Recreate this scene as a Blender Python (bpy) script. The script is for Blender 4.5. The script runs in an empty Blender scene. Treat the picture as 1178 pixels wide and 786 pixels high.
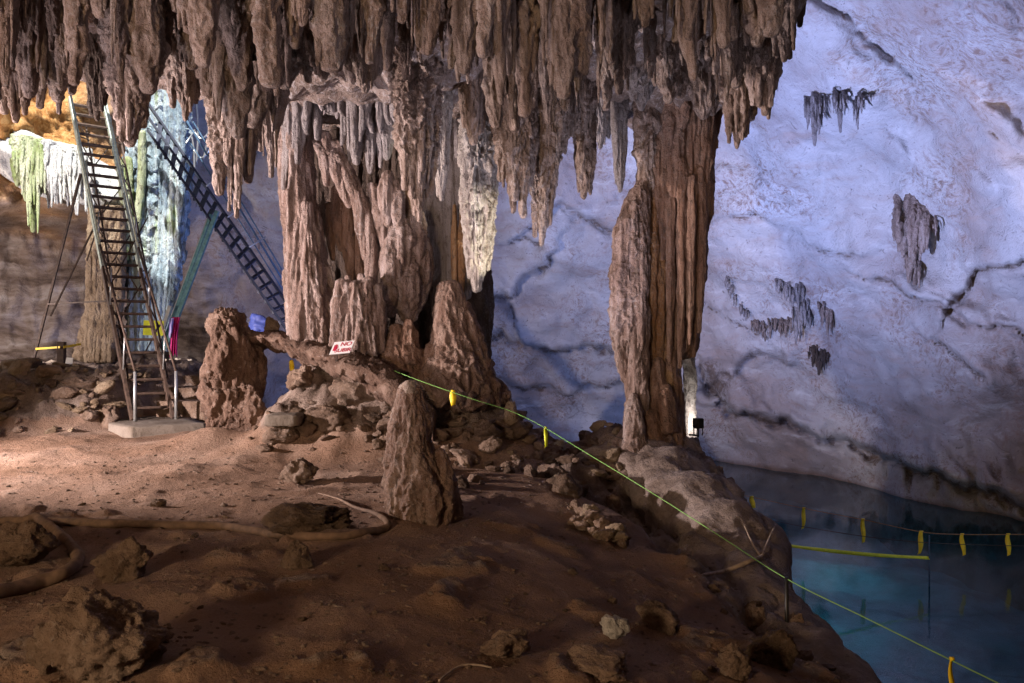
import bpy, math, random
import numpy as np
from mathutils import Vector

rng = np.random.default_rng(7)
random.seed(7)
C = bpy.context.scene.collection
scene = bpy.context.scene
F = 924.0            # focal length in photo pixels
EYE = 1.7
WATER = -3.3

def P(px, py, d):
    return np.array([(px - 589.0) / F * d, d, EYE + (393.0 - py) / F * d])

# ------------------------------------------------------------------ noise
_perm = rng.permutation(256).astype(np.int32)
_perm = np.concatenate([_perm, _perm])
_g = rng.normal(size=(256, 3)); _g /= np.linalg.norm(_g, axis=1)[:, None]
_g = _g.astype(np.float32)

def pn(p):
    p = np.asarray(p, dtype=np.float32)
    i = np.floor(p).astype(np.int32)
    f = p - i
    i &= 255
    u = f * f * f * (f * (f * 6 - 15) + 10)
    out = None
    X = (i[:, 0], (i[:, 0] + 1) & 255); Y = (i[:, 1], (i[:, 1] + 1) & 255); Z = (i[:, 2], (i[:, 2] + 1) & 255)
    def corner(a, b, c):
        h = _perm[_perm[_perm[X[a]] + Y[b]] + Z[c]]
        g = _g[h]
        return g[:, 0] * (f[:, 0] - a) + g[:, 1] * (f[:, 1] - b) + g[:, 2] * (f[:, 2] - c)
    def lx(b, c):
        n0 = corner(0, b, c); n1 = corner(1, b, c)
        return n0 + u[:, 0] * (n1 - n0)
    a = lx(0, 0); b = lx(1, 0); ab = a + u[:, 1] * (b - a)
    a = lx(0, 1); b = lx(1, 1); cd = a + u[:, 1] * (b - a)
    return (ab + u[:, 2] * (cd - ab)) * 1.5

def fbm(p, octaves=4, gain=0.5, lac=2.03):
    p = np.asarray(p, dtype=np.float32); s = 0; a = 1.0
    for k in range(octaves):
        s = s + a * pn(p * (lac ** k) + 17.3 * k)
        a *= gain
    return s

def ridged(p, octaves=4, gain=0.5, lac=2.03):
    p = np.asarray(p, dtype=np.float32); s = 0; a = 1.0
    for k in range(octaves):
        s = s + a * (1 - np.abs(pn(p * (lac ** k) + 31.7 * k)) * 2)
        a *= gain
    return s

def worley(p):
    """distance to the nearest and second nearest scattered point, and a random number per cell"""
    p = np.asarray(p, np.float32); i = np.floor(p).astype(np.int32)
    f1 = np.full(len(p), 9., np.float32); f2 = f1.copy(); idn = np.zeros(len(p), np.float32)
    for a in (-1, 0, 1):
        for b in (-1, 0, 1):
            for c in (-1, 0, 1):
                j = i + np.array([a, b, c]); h = _perm[_perm[_perm[j[:, 0] & 255] + (j[:, 1] & 255)] + (j[:, 2] & 255)]
                o = np.stack([_perm[h], _perm[(h + 57) & 255], _perm[(h + 131) & 255]], axis=1) / 255.
                d = np.linalg.norm(j + o - p, axis=1)
                m = d < f1
                f2 = np.where(m, f1, np.minimum(f2, d)); idn = np.where(m, _perm[(h + 200) & 255] / 255., idn); f1 = np.where(m, d, f1)
    return f1, f2, idn

def smooth(a, b, x):
    t = np.clip((x - a) / (b - a), 0, 1)
    return t * t * (3 - 2 * t)

# ------------------------------------------------------------------ meshes
class MB:
    """collects quads / tris from numpy grids and links them as one mesh"""
    def __init__(self):
        self.v = []; self.q = []; self.t = []; self.n = 0; self.attr = []
    def grid(self, V, wrap=False, cap=False, flip=False):
        n, m = V.shape[:2]
        idx = np.arange(n * m).reshape(n, m) + self.n
        if wrap:
            a = idx; b = np.roll(idx, -1, axis=1)
        else:
            a = idx[:, :-1]; b = idx[:, 1:]
        q = np.stack([a[:-1], a[1:], b[1:], b[:-1]] if flip else [a[:-1], b[:-1], b[1:], a[1:]], axis=-1).reshape(-1, 4)
        self.q.append(q); self.v.append(V.reshape(-1, 3))
        self.n += n * m
        if cap:
            for row, flip in ((0, True), (n - 1, False)):
                c = V[row].mean(axis=0); ci = self.n; self.v.append(c[None]); self.n += 1
                r = idx[row]; r2 = np.roll(r, -1)
                t = np.stack([np.full(m, ci), r2, r] if flip else [np.full(m, ci), r, r2], axis=-1)
                self.t.append(t)
        return self
    def box(self, c, s, rot=None):
        c = np.asarray(c, float); h = np.asarray(s, float) / 2
        v = np.array([[x, y, z] for z in (-1, 1) for y in (-1, 1) for x in (-1, 1)]) * h
        if rot is not None: v = v @ np.asarray(rot).T
        v = v + c
        q = np.array([[0, 2, 3, 1], [4, 5, 7, 6], [0, 1, 5, 4], [2, 6, 7, 3], [0, 4, 6, 2], [1, 3, 7, 5]]) + self.n
        self.v.append(v); self.q.append(q); self.n += 8
        return self
    def bar(self, a, b, w, h, up=(0, 0, 1)):
        a = np.asarray(a, float); b = np.asarray(b, float); d = b - a; L = np.linalg.norm(d); d /= L
        s = np.cross(d, up); s /= np.linalg.norm(s); u = np.cross(s, d)
        return self.box((a + b) / 2, (w, L, h), np.stack([s, d, u], axis=1))
    def tube(self, pts, r, n=8, noise=0.0, nf=6.0, sub=0):
        pts = np.asarray(pts, float)
        if sub:
            pts = spline(pts, sub)
        k = len(pts); r = np.interp(np.linspace(0, 1, k), np.linspace(0, 1, len(np.atleast_1d(r))), np.atleast_1d(r)) if np.ndim(r) else np.full(k, r)
        T = np.gradient(pts, axis=0); T /= np.linalg.norm(T, axis=1)[:, None] + 1e-9
        up = np.array([0, 0, 1.0]) if abs(T[:, 2]).mean() < 0.8 else np.array([0, 1.0, 0])
        A = np.cross(T, up); A /= np.linalg.norm(A, axis=1)[:, None] + 1e-9
        B = np.cross(A, T)
        th = np.linspace(0, 2 * np.pi, n, endpoint=False)
        V = pts[:, None] + r[:, None, None] * (np.cos(th)[None, :, None] * A[:, None] + np.sin(th)[None, :, None] * B[:, None])
        if noise:
            nn = fbm(V.reshape(-1, 3) * nf, 3).reshape(k, n)
            V = V + (V - pts[:, None]) * (noise * nn)[..., None]
        return self.grid(V, wrap=True, cap=True)
    def build(self, name, mat, parent=None, smooth_=True, loc=None):
        V = np.concatenate(self.v).astype(np.float32)
        if loc is not None: V = V - np.asarray(loc, np.float32)
        me = bpy.data.meshes.new(name)
        q = np.concatenate(self.q) if self.q else np.zeros((0, 4), int)
        t = np.concatenate(self.t) if self.t else np.zeros((0, 3), int)
        me.vertices.add(len(V)); me.vertices.foreach_set('co', V.ravel())
        loops = np.concatenate([q.ravel(), t.ravel()]).astype(np.int32)
        me.loops.add(len(loops)); me.loops.foreach_set('vertex_index', loops)
        starts = np.concatenate([np.arange(len(q)) * 4, len(q) * 4 + np.arange(len(t)) * 3]).astype(np.int32)
        me.polygons.add(len(starts)); me.polygons.foreach_set('loop_start', starts)
        me.polygons.foreach_set('loop_total', np.concatenate([np.full(len(q), 4), np.full(len(t), 3)]).astype(np.int32))
        me.polygons.foreach_set('use_smooth', np.full(len(starts), bool(smooth_)))
        me.update(calc_edges=True); me.validate()
        if mat: me.materials.append(mat)
        o = bpy.data.objects.new(name, me); C.objects.link(o)
        if loc is not None: o.location = Vector([float(a) for a in loc])
        if parent is not None: o.parent = parent
        return o

def spline(pts, sub):
    pts = np.asarray(pts, float); n = len(pts)
    pp = np.vstack([2 * pts[0] - pts[1], pts, 2 * pts[-1] - pts[-2]])
    out = []
    for i in range(n - 1):
        p0, p1, p2, p3 = pp[i:i + 4]
        for t in np.linspace(0, 1, sub, endpoint=False):
            out.append(0.5 * (2 * p1 + (p2 - p0) * t + (2 * p0 - 5 * p1 + 4 * p2 - p3) * t * t + (3 * p1 - p0 - 3 * p2 + p3) * t ** 3))
    out.append(pts[-1])
    return np.array(out)

def tag(o, label=None, cat=None, group=None, kind=None):
    if label: o['label'] = label
    if cat: o['category'] = cat
    if group: o['group'] = group
    if kind: o['kind'] = kind
    elif cat: o['kind'] = 'thing'
    return o

def empty(name, loc, label, cat, group=None):
    o = bpy.data.objects.new(name, None); C.objects.link(o); o.location = Vector([float(a) for a in loc])
    o.empty_display_size = 0.2
    return tag(o, label, cat, group)

def part(mb, name, mat, root, smooth_=True, label=None):
    loc = np.array(root.location)
    V = mb
    o = V.build(name, mat, None, smooth_)
    o.parent = root
    me = o.data
    co = np.empty(len(me.vertices) * 3, np.float32); me.vertices.foreach_get('co', co)
    co = co.reshape(-1, 3) - loc.astype(np.float32)
    me.vertices.foreach_set('co', co.ravel()); me.update()
    if label: o['label'] = label
    return o

def spire(mb, pts, radii, nt=56, nz=90, asp=(1, 1), flute=.18, ff=9., knob=.12, kf=5., saw=0., sf=7., sub=6, seed=None, fz=.12, micro=.03, crust=1.):
    """one dripstone body: a near-vertical tube with flutes, knobs and overlapping drip lips"""
    pts = np.asarray(pts, float)
    sp = spline(pts, sub) if len(pts) > 2 else pts
    seg = np.r_[0, np.cumsum(np.linalg.norm(np.diff(sp, axis=0), axis=1))]; seg /= seg[-1]
    t = np.linspace(0, 1, nz); t = t - .011 * np.sin(2 * np.pi * t) * (nz > 40)
    c = np.stack([np.interp(t, seg, sp[:, k]) for k in range(3)], axis=1)
    r = np.interp(t, np.linspace(0, 1, len(radii)), radii)
    te = min(.06, .9 * max(radii[-1], .02) / max(np.linalg.norm(sp[-1] - sp[0]), .01)); ts = min(.06, .9 * max(radii[0], .02) / max(np.linalg.norm(sp[-1] - sp[0]), .01))
    r = r * np.sqrt(np.clip(1 - np.maximum((t - (1 - te)) / te, 0) ** 2, .02, 1)) * np.sqrt(np.clip(1 - np.maximum((ts - t) / ts, 0) ** 2, .02, 1))
    th = np.linspace(0, 2 * np.pi, nt, endpoint=False)
    d = np.stack([np.cos(th) * asp[0], np.sin(th) * asp[1], 0 * th], axis=1)
    p = c[:, None] + r[:, None, None] * d[None]
    off = np.array([0, 0, 0]) if seed is None else np.array([seed * 3.7, seed * 1.9, seed * 7.1])
    q = (p + off).reshape(-1, 3)
    fl = pn(q * np.array([ff, ff, ff * fz])) + .5 * pn(q * np.array([ff * 2.3, ff * 2.3, ff * 2.3 * fz]) + 9)
    kn = fbm(q * kf, 3)
    disp = 1 + flute * fl + knob * kn
    if saw:
        ph = -q[:, 2] * sf + 1.6 * pn(q * np.array([5., 5., 1.2]) + 40) + 0.9 * pn(q * np.array([13., 13., 2.]) + 3)
        s = ph - np.floor(ph)
        disp = disp + saw * (s ** 1.6 - .4)
    if micro:
        disp = disp + micro * pn(q * 34.)
    disp = np.clip(disp.reshape(nz, nt), .35, 2.2)
    rad = r[:, None] * disp
    if crust:
        cr = (ridged(q * np.array([7., 7., 2.2]) + 60, 2) - .95) * .030 + (ridged(q * np.array([19., 19., 5.]) + 11, 2) - .95) * .017
        rad = np.maximum(rad + crust * cr.reshape(nz, nt) * np.clip(r / .12, .25, 1.2)[:, None], r[:, None] * .25)
    V = c[:, None] + rad[..., None] * d[None]
    V[..., 2] += (0.25 * r[:, None] * (pn(q * 6. + 77).reshape(nz, nt)))
    mb.grid(V, wrap=True, cap=True)
    return mb

def pxspire(mb, path, widths, **kw):
    """path: (px, py, depth); widths in photo pixels at those depths"""
    pts = [P(*a) for a in path]
    dm = np.interp(np.linspace(0, 1, len(widths)), np.linspace(0, 1, len(path)), [a[2] for a in path])
    rad = [w / 2 * d / F for w, d in zip(widths, dm)]
    return spire(mb, pts, rad, **kw)

def rock_grid(size, seed, nu=30, nv=22, planes=12, rough=.12, rf=2.2):
    rs = np.random.default_rng(seed)
    th = np.linspace(0, 2 * np.pi, nu, endpoint=False); ph = np.linspace(.02, np.pi - .02, nv)
    d = np.stack([np.sin(ph)[:, None] * np.cos(th), np.sin(ph)[:, None] * np.sin(th), np.cos(ph)[:, None] * np.ones(nu)], axis=-1).reshape(-1, 3)
    N = rs.normal(size=(planes, 3)); N /= np.linalg.norm(N, axis=1)[:, None]
    h = rs.uniform(.62, 1.0, planes)
    dn = d @ N.T
    r = np.where(dn > .05, h / np.maximum(dn, .05), 9.)
    r = -np.log(np.exp(-26 * np.minimum(r, 1.25)).sum(axis=1) + np.exp(-26 * 1.15)) / 26
    q = d * r[:, None]
    r = r * (1 + rough * fbm(q * rf + seed * 5.1, 4) + rough * .3 * pn(q * 9 + seed))
    return (d * r[:, None] * np.asarray(size)).reshape(nv, nu, 3)

# ------------------------------------------------------------------ materials
def new_mat(name):
    m = bpy.data.materials.new(name); m.use_nodes = True
    nt = m.node_tree; nt.nodes.clear()
    out = nt.nodes.new('ShaderNodeOutputMaterial')
    b = nt.nodes.new('ShaderNodeBsdfPrincipled')
    nt.links.new(b.outputs[0], out.inputs[0])
    return m, nt, b, out

def N(nt, t, **kw):
    n = nt.nodes.new(t)
    for k, v in kw.items():
        if k in n.inputs: n.inputs[k].default_value = v
        else: setattr(n, k, v)
    return n

def ramp(nt, fac, cols):
    r = nt.nodes.new('ShaderNodeValToRGB'); e = r.color_ramp.elements
    e[0].position, e[0].color = cols[0][0], (*cols[0][1], 1)
    e[1].position, e[1].color = cols[-1][0], (*cols[-1][1], 1)
    for p, c in cols[1:-1]:
        x = e.new(p); x.color = (*c, 1)
    nt.links.new(fac, r.inputs[0])
    return r.outputs[0]

def mix(nt, fac, a, b, mode='MIX'):
    m = nt.nodes.new('ShaderNodeMix'); m.data_type = 'RGBA'; m.blend_type = mode
    for s, v in ((m.inputs[0], fac), (m.inputs[6], a), (m.inputs[7], b)):
        if hasattr(v, 'default_value'): nt.links.new(v, s)
        elif isinstance(v, (int, float)): s.default_value = v
        else: s.default_value = (*v, 1)
    return m.outputs[2]

def mapr(nt, v, a, b, c=0., d=1.):
    m = N(nt, 'ShaderNodeMapRange'); nt.links.new(v, m.inputs[0])
    for k, x in zip((1, 2, 3, 4), (a, b, c, d)): m.inputs[k].default_value = x
    return m.outputs[0]

def pos(nt, scale=(1, 1, 1), rot=(0, 0, 0), warp=0.):
    g = nt.nodes.new('ShaderNodeNewGeometry'); v = g.outputs['Position']
    if warp:
        nz = N(nt, 'ShaderNodeTexNoise', Scale=.9, Detail=3.); nt.links.new(v, nz.inputs['Vector'])
        vm = N(nt, 'ShaderNodeVectorMath', operation='SCALE'); vm.inputs['Scale'].default_value = warp
        nt.links.new(nz.outputs['Color'], vm.inputs[0])
        ad = N(nt, 'ShaderNodeVectorMath', operation='ADD'); nt.links.new(v, ad.inputs[0]); nt.links.new(vm.outputs[0], ad.inputs[1]); v = ad.outputs[0]
    mp = nt.nodes.new('ShaderNodeMapping'); mp.inputs['Scale'].default_value = scale; mp.inputs['Rotation'].default_value = rot
    nt.links.new(v, mp.inputs[0])
    return mp.outputs[0]

def noise(nt, vec, scale, detail=5., rough=.55):
    n = N(nt, 'ShaderNodeTexNoise', Scale=scale, Detail=detail, Roughness=rough)
    nt.links.new(vec, n.inputs['Vector']); return n.outputs['Fac']

def bump(nt, b, *layers):
    prev = None
    for h, strength, dist in layers:
        n = N(nt, 'ShaderNodeBump'); n.inputs['Strength'].default_value = strength; n.inputs['Distance'].default_value = dist
        nt.links.new(h, n.inputs['Height'])
        if prev: nt.links.new(prev, n.inputs['Normal'])
        prev = n.outputs[0]
    nt.links.new(prev, b.inputs['Normal'])

def math_(nt, op, a, b):
    m = N(nt, 'ShaderNodeMath', operation=op)
    for s, v in zip(m.inputs, (a, b)):
        if hasattr(v, 'default_value'): nt.links.new(v, s)
        else: s.default_value = v
    return m.outputs[0]

def dripstone(name, cols, white=.35, pale=(.55, .52, .52), dark=(.09, .06, .045), streak=7., tone=.35, rough=.78, bump_s=.6):
    m, nt, b, _ = new_mat(name)
    v = pos(nt)
    st = noise(nt, pos(nt, (1, 1, .07)), streak, 5., .62)
    big = noise(nt, pos(nt, (1, 1, .5)), 1.1, 4.)
    s = math_(nt, 'ADD', math_(nt, 'MULTIPLY', st, .62), math_(nt, 'MULTIPLY', big, .42))
    col = ramp(nt, s, cols)
    fine = noise(nt, v, 24., 7., .7)
    wm = mapr(nt, fine, .50, .64)
    wz = mapr(nt, noise(nt, pos(nt, (1, 1, .3)), 2.3, 3.), .42, .66)
    col = mix(nt, math_(nt, 'MULTIPLY', math_(nt, 'MULTIPLY', wm, wz), white * 2.), col, pale)
    pit = mapr(nt, noise(nt, pos(nt, (1, 1, .35)), 15., 6., .65), .34, .47, 1., 0.)
    col = mix(nt, math_(nt, 'MULTIPLY', pit, .75), col, dark)
    oi = nt.nodes.new('ShaderNodeObjectInfo')
    col = mix(nt, 1., col, ramp(nt, oi.outputs['Random'], [(0, (1 - tone, 1 - tone, 1 - tone)), (1, (1, 1, 1))]), 'MULTIPLY')
    nt.links.new(col, b.inputs['Base Color'])
    b.inputs['Roughness'].default_value = rough
    b.inputs['Specular IOR Level'].default_value = .35
    bump(nt, b, (noise(nt, pos(nt, (1, 1, .25)), 11., 6., .62), bump_s, .12), (fine, min(1., bump_s * 1.5), .07), (noise(nt, pos(nt, (1, 1, .5)), 60., 4., .65), .6, .02))
    return m

M = {}
M['drip'] = dripstone('brown_dripstone', [(.30, (.09, .058, .045)), (.46, (.27, .19, .155)), (.58, (.43, .33, .29)), (.75, (.56, .49, .48))], streak=10.)
M['drip_dark'] = dripstone('dark_dripstone', [(.30, (.035, .023, .018)), (.5, (.10, .066, .05)), (.7, (.19, .135, .11))], white=.12, tone=.3)
M['drip_rose'] = dripstone('rose_flowstone', [(.32, (.08, .045, .035)), (.46, (.25, .165, .135)), (.57, (.40, .30, .27)), (.72, (.54, .46, .46))], white=.3, tone=.12, streak=9.)
M['drip_pale'] = dripstone('pale_flowstone', [(.28, (.22, .17, .14)), (.45, (.45, .38, .34)), (.62, (.60, .55, .52)), (.85, (.72, .70, .70))], white=.4, tone=.1)
M['drip_orange'] = dripstone('orange_flowstone', [(.28, (.14, .06, .025)), (.45, (.30, .15, .065)), (.62, (.42, .26, .14)), (.85, (.5, .38, .26))], white=.15, tone=.1)
M['drip_grey'] = dripstone('grey_flowstone', [(.28, (.10, .085, .085)), (.45, (.26, .225, .225)), (.62, (.38, .34, .345)), (.85, (.48, .45, .47))], white=.3, tone=.12, streak=12.)
M['stal'] = dripstone('red_brown_stalagmite', [(.30, (.08, .042, .03)), (.46, (.20, .118, .085)), (.6, (.32, .22, .175)), (.8, (.45, .37, .33))], white=.15, tone=.05, streak=8.)
M['column'] = dripstone('red_brown_column', [(.30, (.085, .042, .026)), (.46, (.21, .115, .075)), (.6, (.36, .23, .17)), (.8, (.50, .39, .33))], white=.1, tone=.08, streak=10.)
M['green'] = dripstone('algae_flowstone', [(.32, (.08, .13, .04)), (.44, (.26, .34, .13)), (.54, (.48, .54, .36)), (.64, (.64, .66, .55)), (.8, (.35, .45, .40))], white=.2, tone=.05, streak=4.)
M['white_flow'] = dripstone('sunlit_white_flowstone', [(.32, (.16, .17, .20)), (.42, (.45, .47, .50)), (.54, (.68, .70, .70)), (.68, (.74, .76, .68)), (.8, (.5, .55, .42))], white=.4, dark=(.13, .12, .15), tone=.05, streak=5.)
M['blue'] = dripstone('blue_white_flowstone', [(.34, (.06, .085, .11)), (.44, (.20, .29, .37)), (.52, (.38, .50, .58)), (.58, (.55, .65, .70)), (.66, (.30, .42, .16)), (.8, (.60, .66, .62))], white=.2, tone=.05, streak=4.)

def rock_mat(name, cols, pale=(.42, .36, .33), sc=1., bs=.6, tone=.3, pale_amt=.6):
    m, nt, b, _ = new_mat(name)
    v = pos(nt)
    a = noise(nt, v, 2.2 * sc, 7., .6)
    col = ramp(nt, a, cols)
    f = noise(nt, v, 16. * sc, 8., .68)
    col = mix(nt, math_(nt, 'MULTIPLY', mapr(nt, f, .56, .74), pale_amt), col, pale)
    col = mix(nt, math_(nt, 'MULTIPLY', mapr(nt, f, .28, .42, 1., 0.), .7), col, tuple(.3 * x for x in cols[0][1]))
    oi = nt.nodes.new('ShaderNodeObjectInfo')
    col = mix(nt, 1., col, ramp(nt, oi.outputs['Random'], [(0, (1 - tone, 1 - tone, 1 - tone)), (1, (1, 1, 1))]), 'MULTIPLY')
    nt.links.new(col, b.inputs['Base Color']); b.inputs['Roughness'].default_value = .9; b.inputs['Specular IOR Level'].default_value = .25
    bump(nt, b, (a, bs * .6, .15), (f, min(1., bs * 1.5), .08), (noise(nt, v, 60., 4., .65), bs, .02))
    return m

M['rock'] = rock_mat('brown_limestone_rock', [(.3, (.12, .075, .052)), (.5, (.25, .17, .125)), (.7, (.36, .27, .22))])
M['rock_lilac'] = rock_mat('grey_rose_rock', [(.3, (.12, .085, .07)), (.5, (.25, .195, .17)), (.7, (.36, .30, .28))], tone=0)
M['rock_red'] = rock_mat('red_brown_rock', [(.3, (.06, .034, .024)), (.5, (.15, .092, .068)), (.7, (.25, .175, .14))], tone=0)
M['rock_tan'] = rock_mat('tan_limestone_rock', [(.3, (.16, .11, .07)), (.5, (.30, .22, .15)), (.7, (.42, .33, .24))])
M['rock_dark'] = rock_mat('muddy_rock', [(.3, (.06, .038, .025)), (.5, (.14, .09, .06)), (.7, (.22, .15, .11))], pale_amt=.3)
M['rock_white'] = rock_mat('pale_limestone_rock', [(.3, (.28, .25, .22)), (.5, (.45, .41, .38)), (.7, (.58, .55, .53))], pale=(.7, .68, .66))
M['pale_chip'] = rock_mat('chipped_pale_calcite', [(.3, (.22, .16, .13)), (.5, (.40, .32, .27)), (.7, (.55, .48, .43))], pale=(.62, .57, .53), tone=0)
M['concrete'] = rock_mat('stained_concrete', [(.3, (.12, .095, .075)), (.5, (.18, .15, .125)), (.7, (.24, .205, .18))], pale=(.30, .27, .24), bs=.25, tone=0, pale_amt=.3)

# cave floor: trodden brown dirt, bare rock where the attribute says so
def floor_material():
    m, nt, b, _ = new_mat('cave_floor_dirt')
    v = pos(nt)
    big = noise(nt, v, .55, 5.)
    col = ramp(nt, big, [(.32, (.165, .092, .056)), (.5, (.25, .155, .108)), (.68, (.35, .245, .19))])
    sp = noise(nt, v, 26., 6., .7)
    col = mix(nt, mapr(nt, sp, .58, .74, 0., .5), col, (.40, .30, .23))
    col = mix(nt, mapr(nt, sp, .27, .40, .55, 0.), col, (.075, .04, .024))
    fl = noise(nt, pos(nt, (1, 1.6, 1), warp=.5), 3.1, 6., .66)
    col = mix(nt, mapr(nt, fl, .6, .72, 0., .45), col, (.38, .28, .215))
    at = N(nt, 'ShaderNodeAttribute', attribute_name='rock')
    ra = noise(nt, v, 2.4, 8., .62)
    rc = ramp(nt, ra, [(.3, (.10, .07, .055)), (.5, (.24, .18, .15)), (.7, (.38, .31, .27))])
    rc = mix(nt, mapr(nt, sp, .56, .74, 0., .5), rc, (.42, .37, .34))
    col = mix(nt, mapr(nt, noise(nt, v, 60., 3., .7), .55, .75, 0., .5), col, (.10, .06, .04))
    rc = mix(nt, mapr(nt, sp, .28, .42, .6, 0.), rc, (.04, .026, .018))
    rk = mapr(nt, math_(nt, 'ADD', at.outputs['Fac'], math_(nt, 'MULTIPLY', math_(nt, 'SUBTRACT', fl, .5), 1.2)), .38, .62)
    col = mix(nt, rk, col, rc)
    # pale pool bottom under the water line
    sx = N(nt, 'ShaderNodeSeparateXYZ'); g = nt.nodes.new('ShaderNodeNewGeometry'); nt.links.new(g.outputs['Position'], sx.inputs[0])
    uw = mapr(nt, sx.outputs[2], WATER - .3, WATER + .15, 1., 0.)
    col = mix(nt, uw, col, ramp(nt, noise(nt, v, .9, 5.), [(.35, (.20, .22, .21)), (.6, (.45, .47, .44))]))
    nt.links.new(col, b.inputs['Base Color']); b.inputs['Roughness'].default_value = .93; b.inputs['Specular IOR Level'].default_value = .2
    bump(nt, b, (noise(nt, v, 5., 6., .6), .45, .12), (sp, .8, .06), (noise(nt, v, 75., 4., .65), .7, .018))
    return m
M['floor'] = floor_material()

def wall_material():
    m, nt, b, _ = new_mat('pale_cave_limestone')
    v = pos(nt, warp=1.2)
    big = noise(nt, v, .16, 6., .6)
    col = ramp(nt, big, [(.32, (.25, .20, .185)), (.44, (.36, .32, .32)), (.54, (.46, .445, .46)), (.68, (.56, .56, .58))])
    dip = noise(nt, pos(nt, (.5, .5, 2.2), (0, math.radians(28), 0), warp=.6), 1.0, 8., .66)
    col = mix(nt, mapr(nt, dip, .53, .68, 0., .6), col, (.37, .28, .25))
    col = mix(nt, mapr(nt, dip, .30, .44, .55, 0.), col, (.66, .66, .68))
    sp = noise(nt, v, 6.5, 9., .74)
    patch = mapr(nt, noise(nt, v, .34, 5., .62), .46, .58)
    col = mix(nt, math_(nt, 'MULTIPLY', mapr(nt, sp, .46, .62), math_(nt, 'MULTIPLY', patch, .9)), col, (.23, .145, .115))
    col = mix(nt, mapr(nt, sp, .33, .42, .8, 0.), col, (.11, .08, .07))
    # sparse dark cracks
    vo = N(nt, 'ShaderNodeTexVoronoi', feature='DISTANCE_TO_EDGE', Scale=.22); nt.links.new(pos(nt, (1, 1, 1.7), (0, math.radians(25), 0), warp=1.1), vo.inputs['Vector'])
    ck = math_(nt, 'MULTIPLY', mapr(nt, vo.outputs['Distance'], .002, .012, 1., 0.), mapr(nt, noise(nt, v, .33, 3.), .54, .62))
    col = mix(nt, math_(nt, 'MULTIPLY', ck, .35), col, (.09, .055, .04))
    # scar attribute: brown exposed rock along modelled cracks and ledges
    at = N(nt, 'ShaderNodeAttribute', attribute_name='scar')
    sc = mapr(nt, math_(nt, 'ADD', at.outputs['Fac'], math_(nt, 'MULTIPLY', math_(nt, 'SUBTRACT', sp, .5), 2.6)), .40, .95)
    col = mix(nt, math_(nt, 'MULTIPLY', sc, .85), col, (.13, .085, .06))
    # brown earthy rock of the entrance side
    ab = N(nt, 'ShaderNodeAttribute', attribute_name='earth')
    er = ramp(nt, dip, [(.34, (.07, .048, .036)), (.46, (.19, .145, .12)), (.56, (.30, .25, .225)), (.68, (.42, .38, .37))])
    col = mix(nt, mapr(nt, math_(nt, 'ADD', ab.outputs['Fac'], math_(nt, 'MULTIPLY', math_(nt, 'SUBTRACT', big, .5), .9)), .35, .65), col, er)
    ao = N(nt, 'ShaderNodeAttribute', attribute_name='ochre')
    oc = ramp(nt, sp, [(.3, (.16, .06, .02)), (.5, (.48, .24, .08)), (.65, (.62, .42, .2)), (.8, (.7, .62, .5))])
    col = mix(nt, ao.outputs['Fac'], col, oc)
    # damp line just above the pool
    sx = N(nt, 'ShaderNodeSeparateXYZ'); g = nt.nodes.new('ShaderNodeNewGeometry'); nt.links.new(g.outputs['Position'], sx.inputs[0])
    wl = mapr(nt, math_(nt, 'ADD', sx.outputs[2], math_(nt, 'MULTIPLY', big, .5)), WATER + .25, WATER + .42, 1., 0.)
    col = mix(nt, math_(nt, 'MULTIPLY', wl, .8), col, (.16, .11, .085))
    nt.links.new(col, b.inputs['Base Color']); b.inputs['Roughness'].default_value = .85; b.inputs['Specular IOR Level'].default_value = .25
    bump(nt, b, (dip, .3, .3), (sp, .6, .14), (ck, -.6, .1), (noise(nt, v, 9., 4., .6), .35, .06))
    return m
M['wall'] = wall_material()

def ceiling_material():
    m, nt, b, _ = new_mat('popcorn_ceiling_rock')
    v = pos(nt)
    a = noise(nt, v, 1.6, 6., .6); f = noise(nt, v, 13., 8., .72)
    col = ramp(nt, a, [(.3, (.11, .075, .06)), (.5, (.24, .175, .15)), (.7, (.36, .29, .27))])
    col = mix(nt, mapr(nt, f, .5, .68, 0., .8), col, (.58, .55, .58))
    col = mix(nt, mapr(nt, f, .3, .42, .8, 0.), col, (.03, .02, .016))
    nt.links.new(col, b.inputs['Base Color']); b.inputs['Roughness'].default_value = .8
    bump(nt, b, (a, .5, .2), (f, .9, .1))
    return m
M['ceiling'] = ceiling_material()

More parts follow.
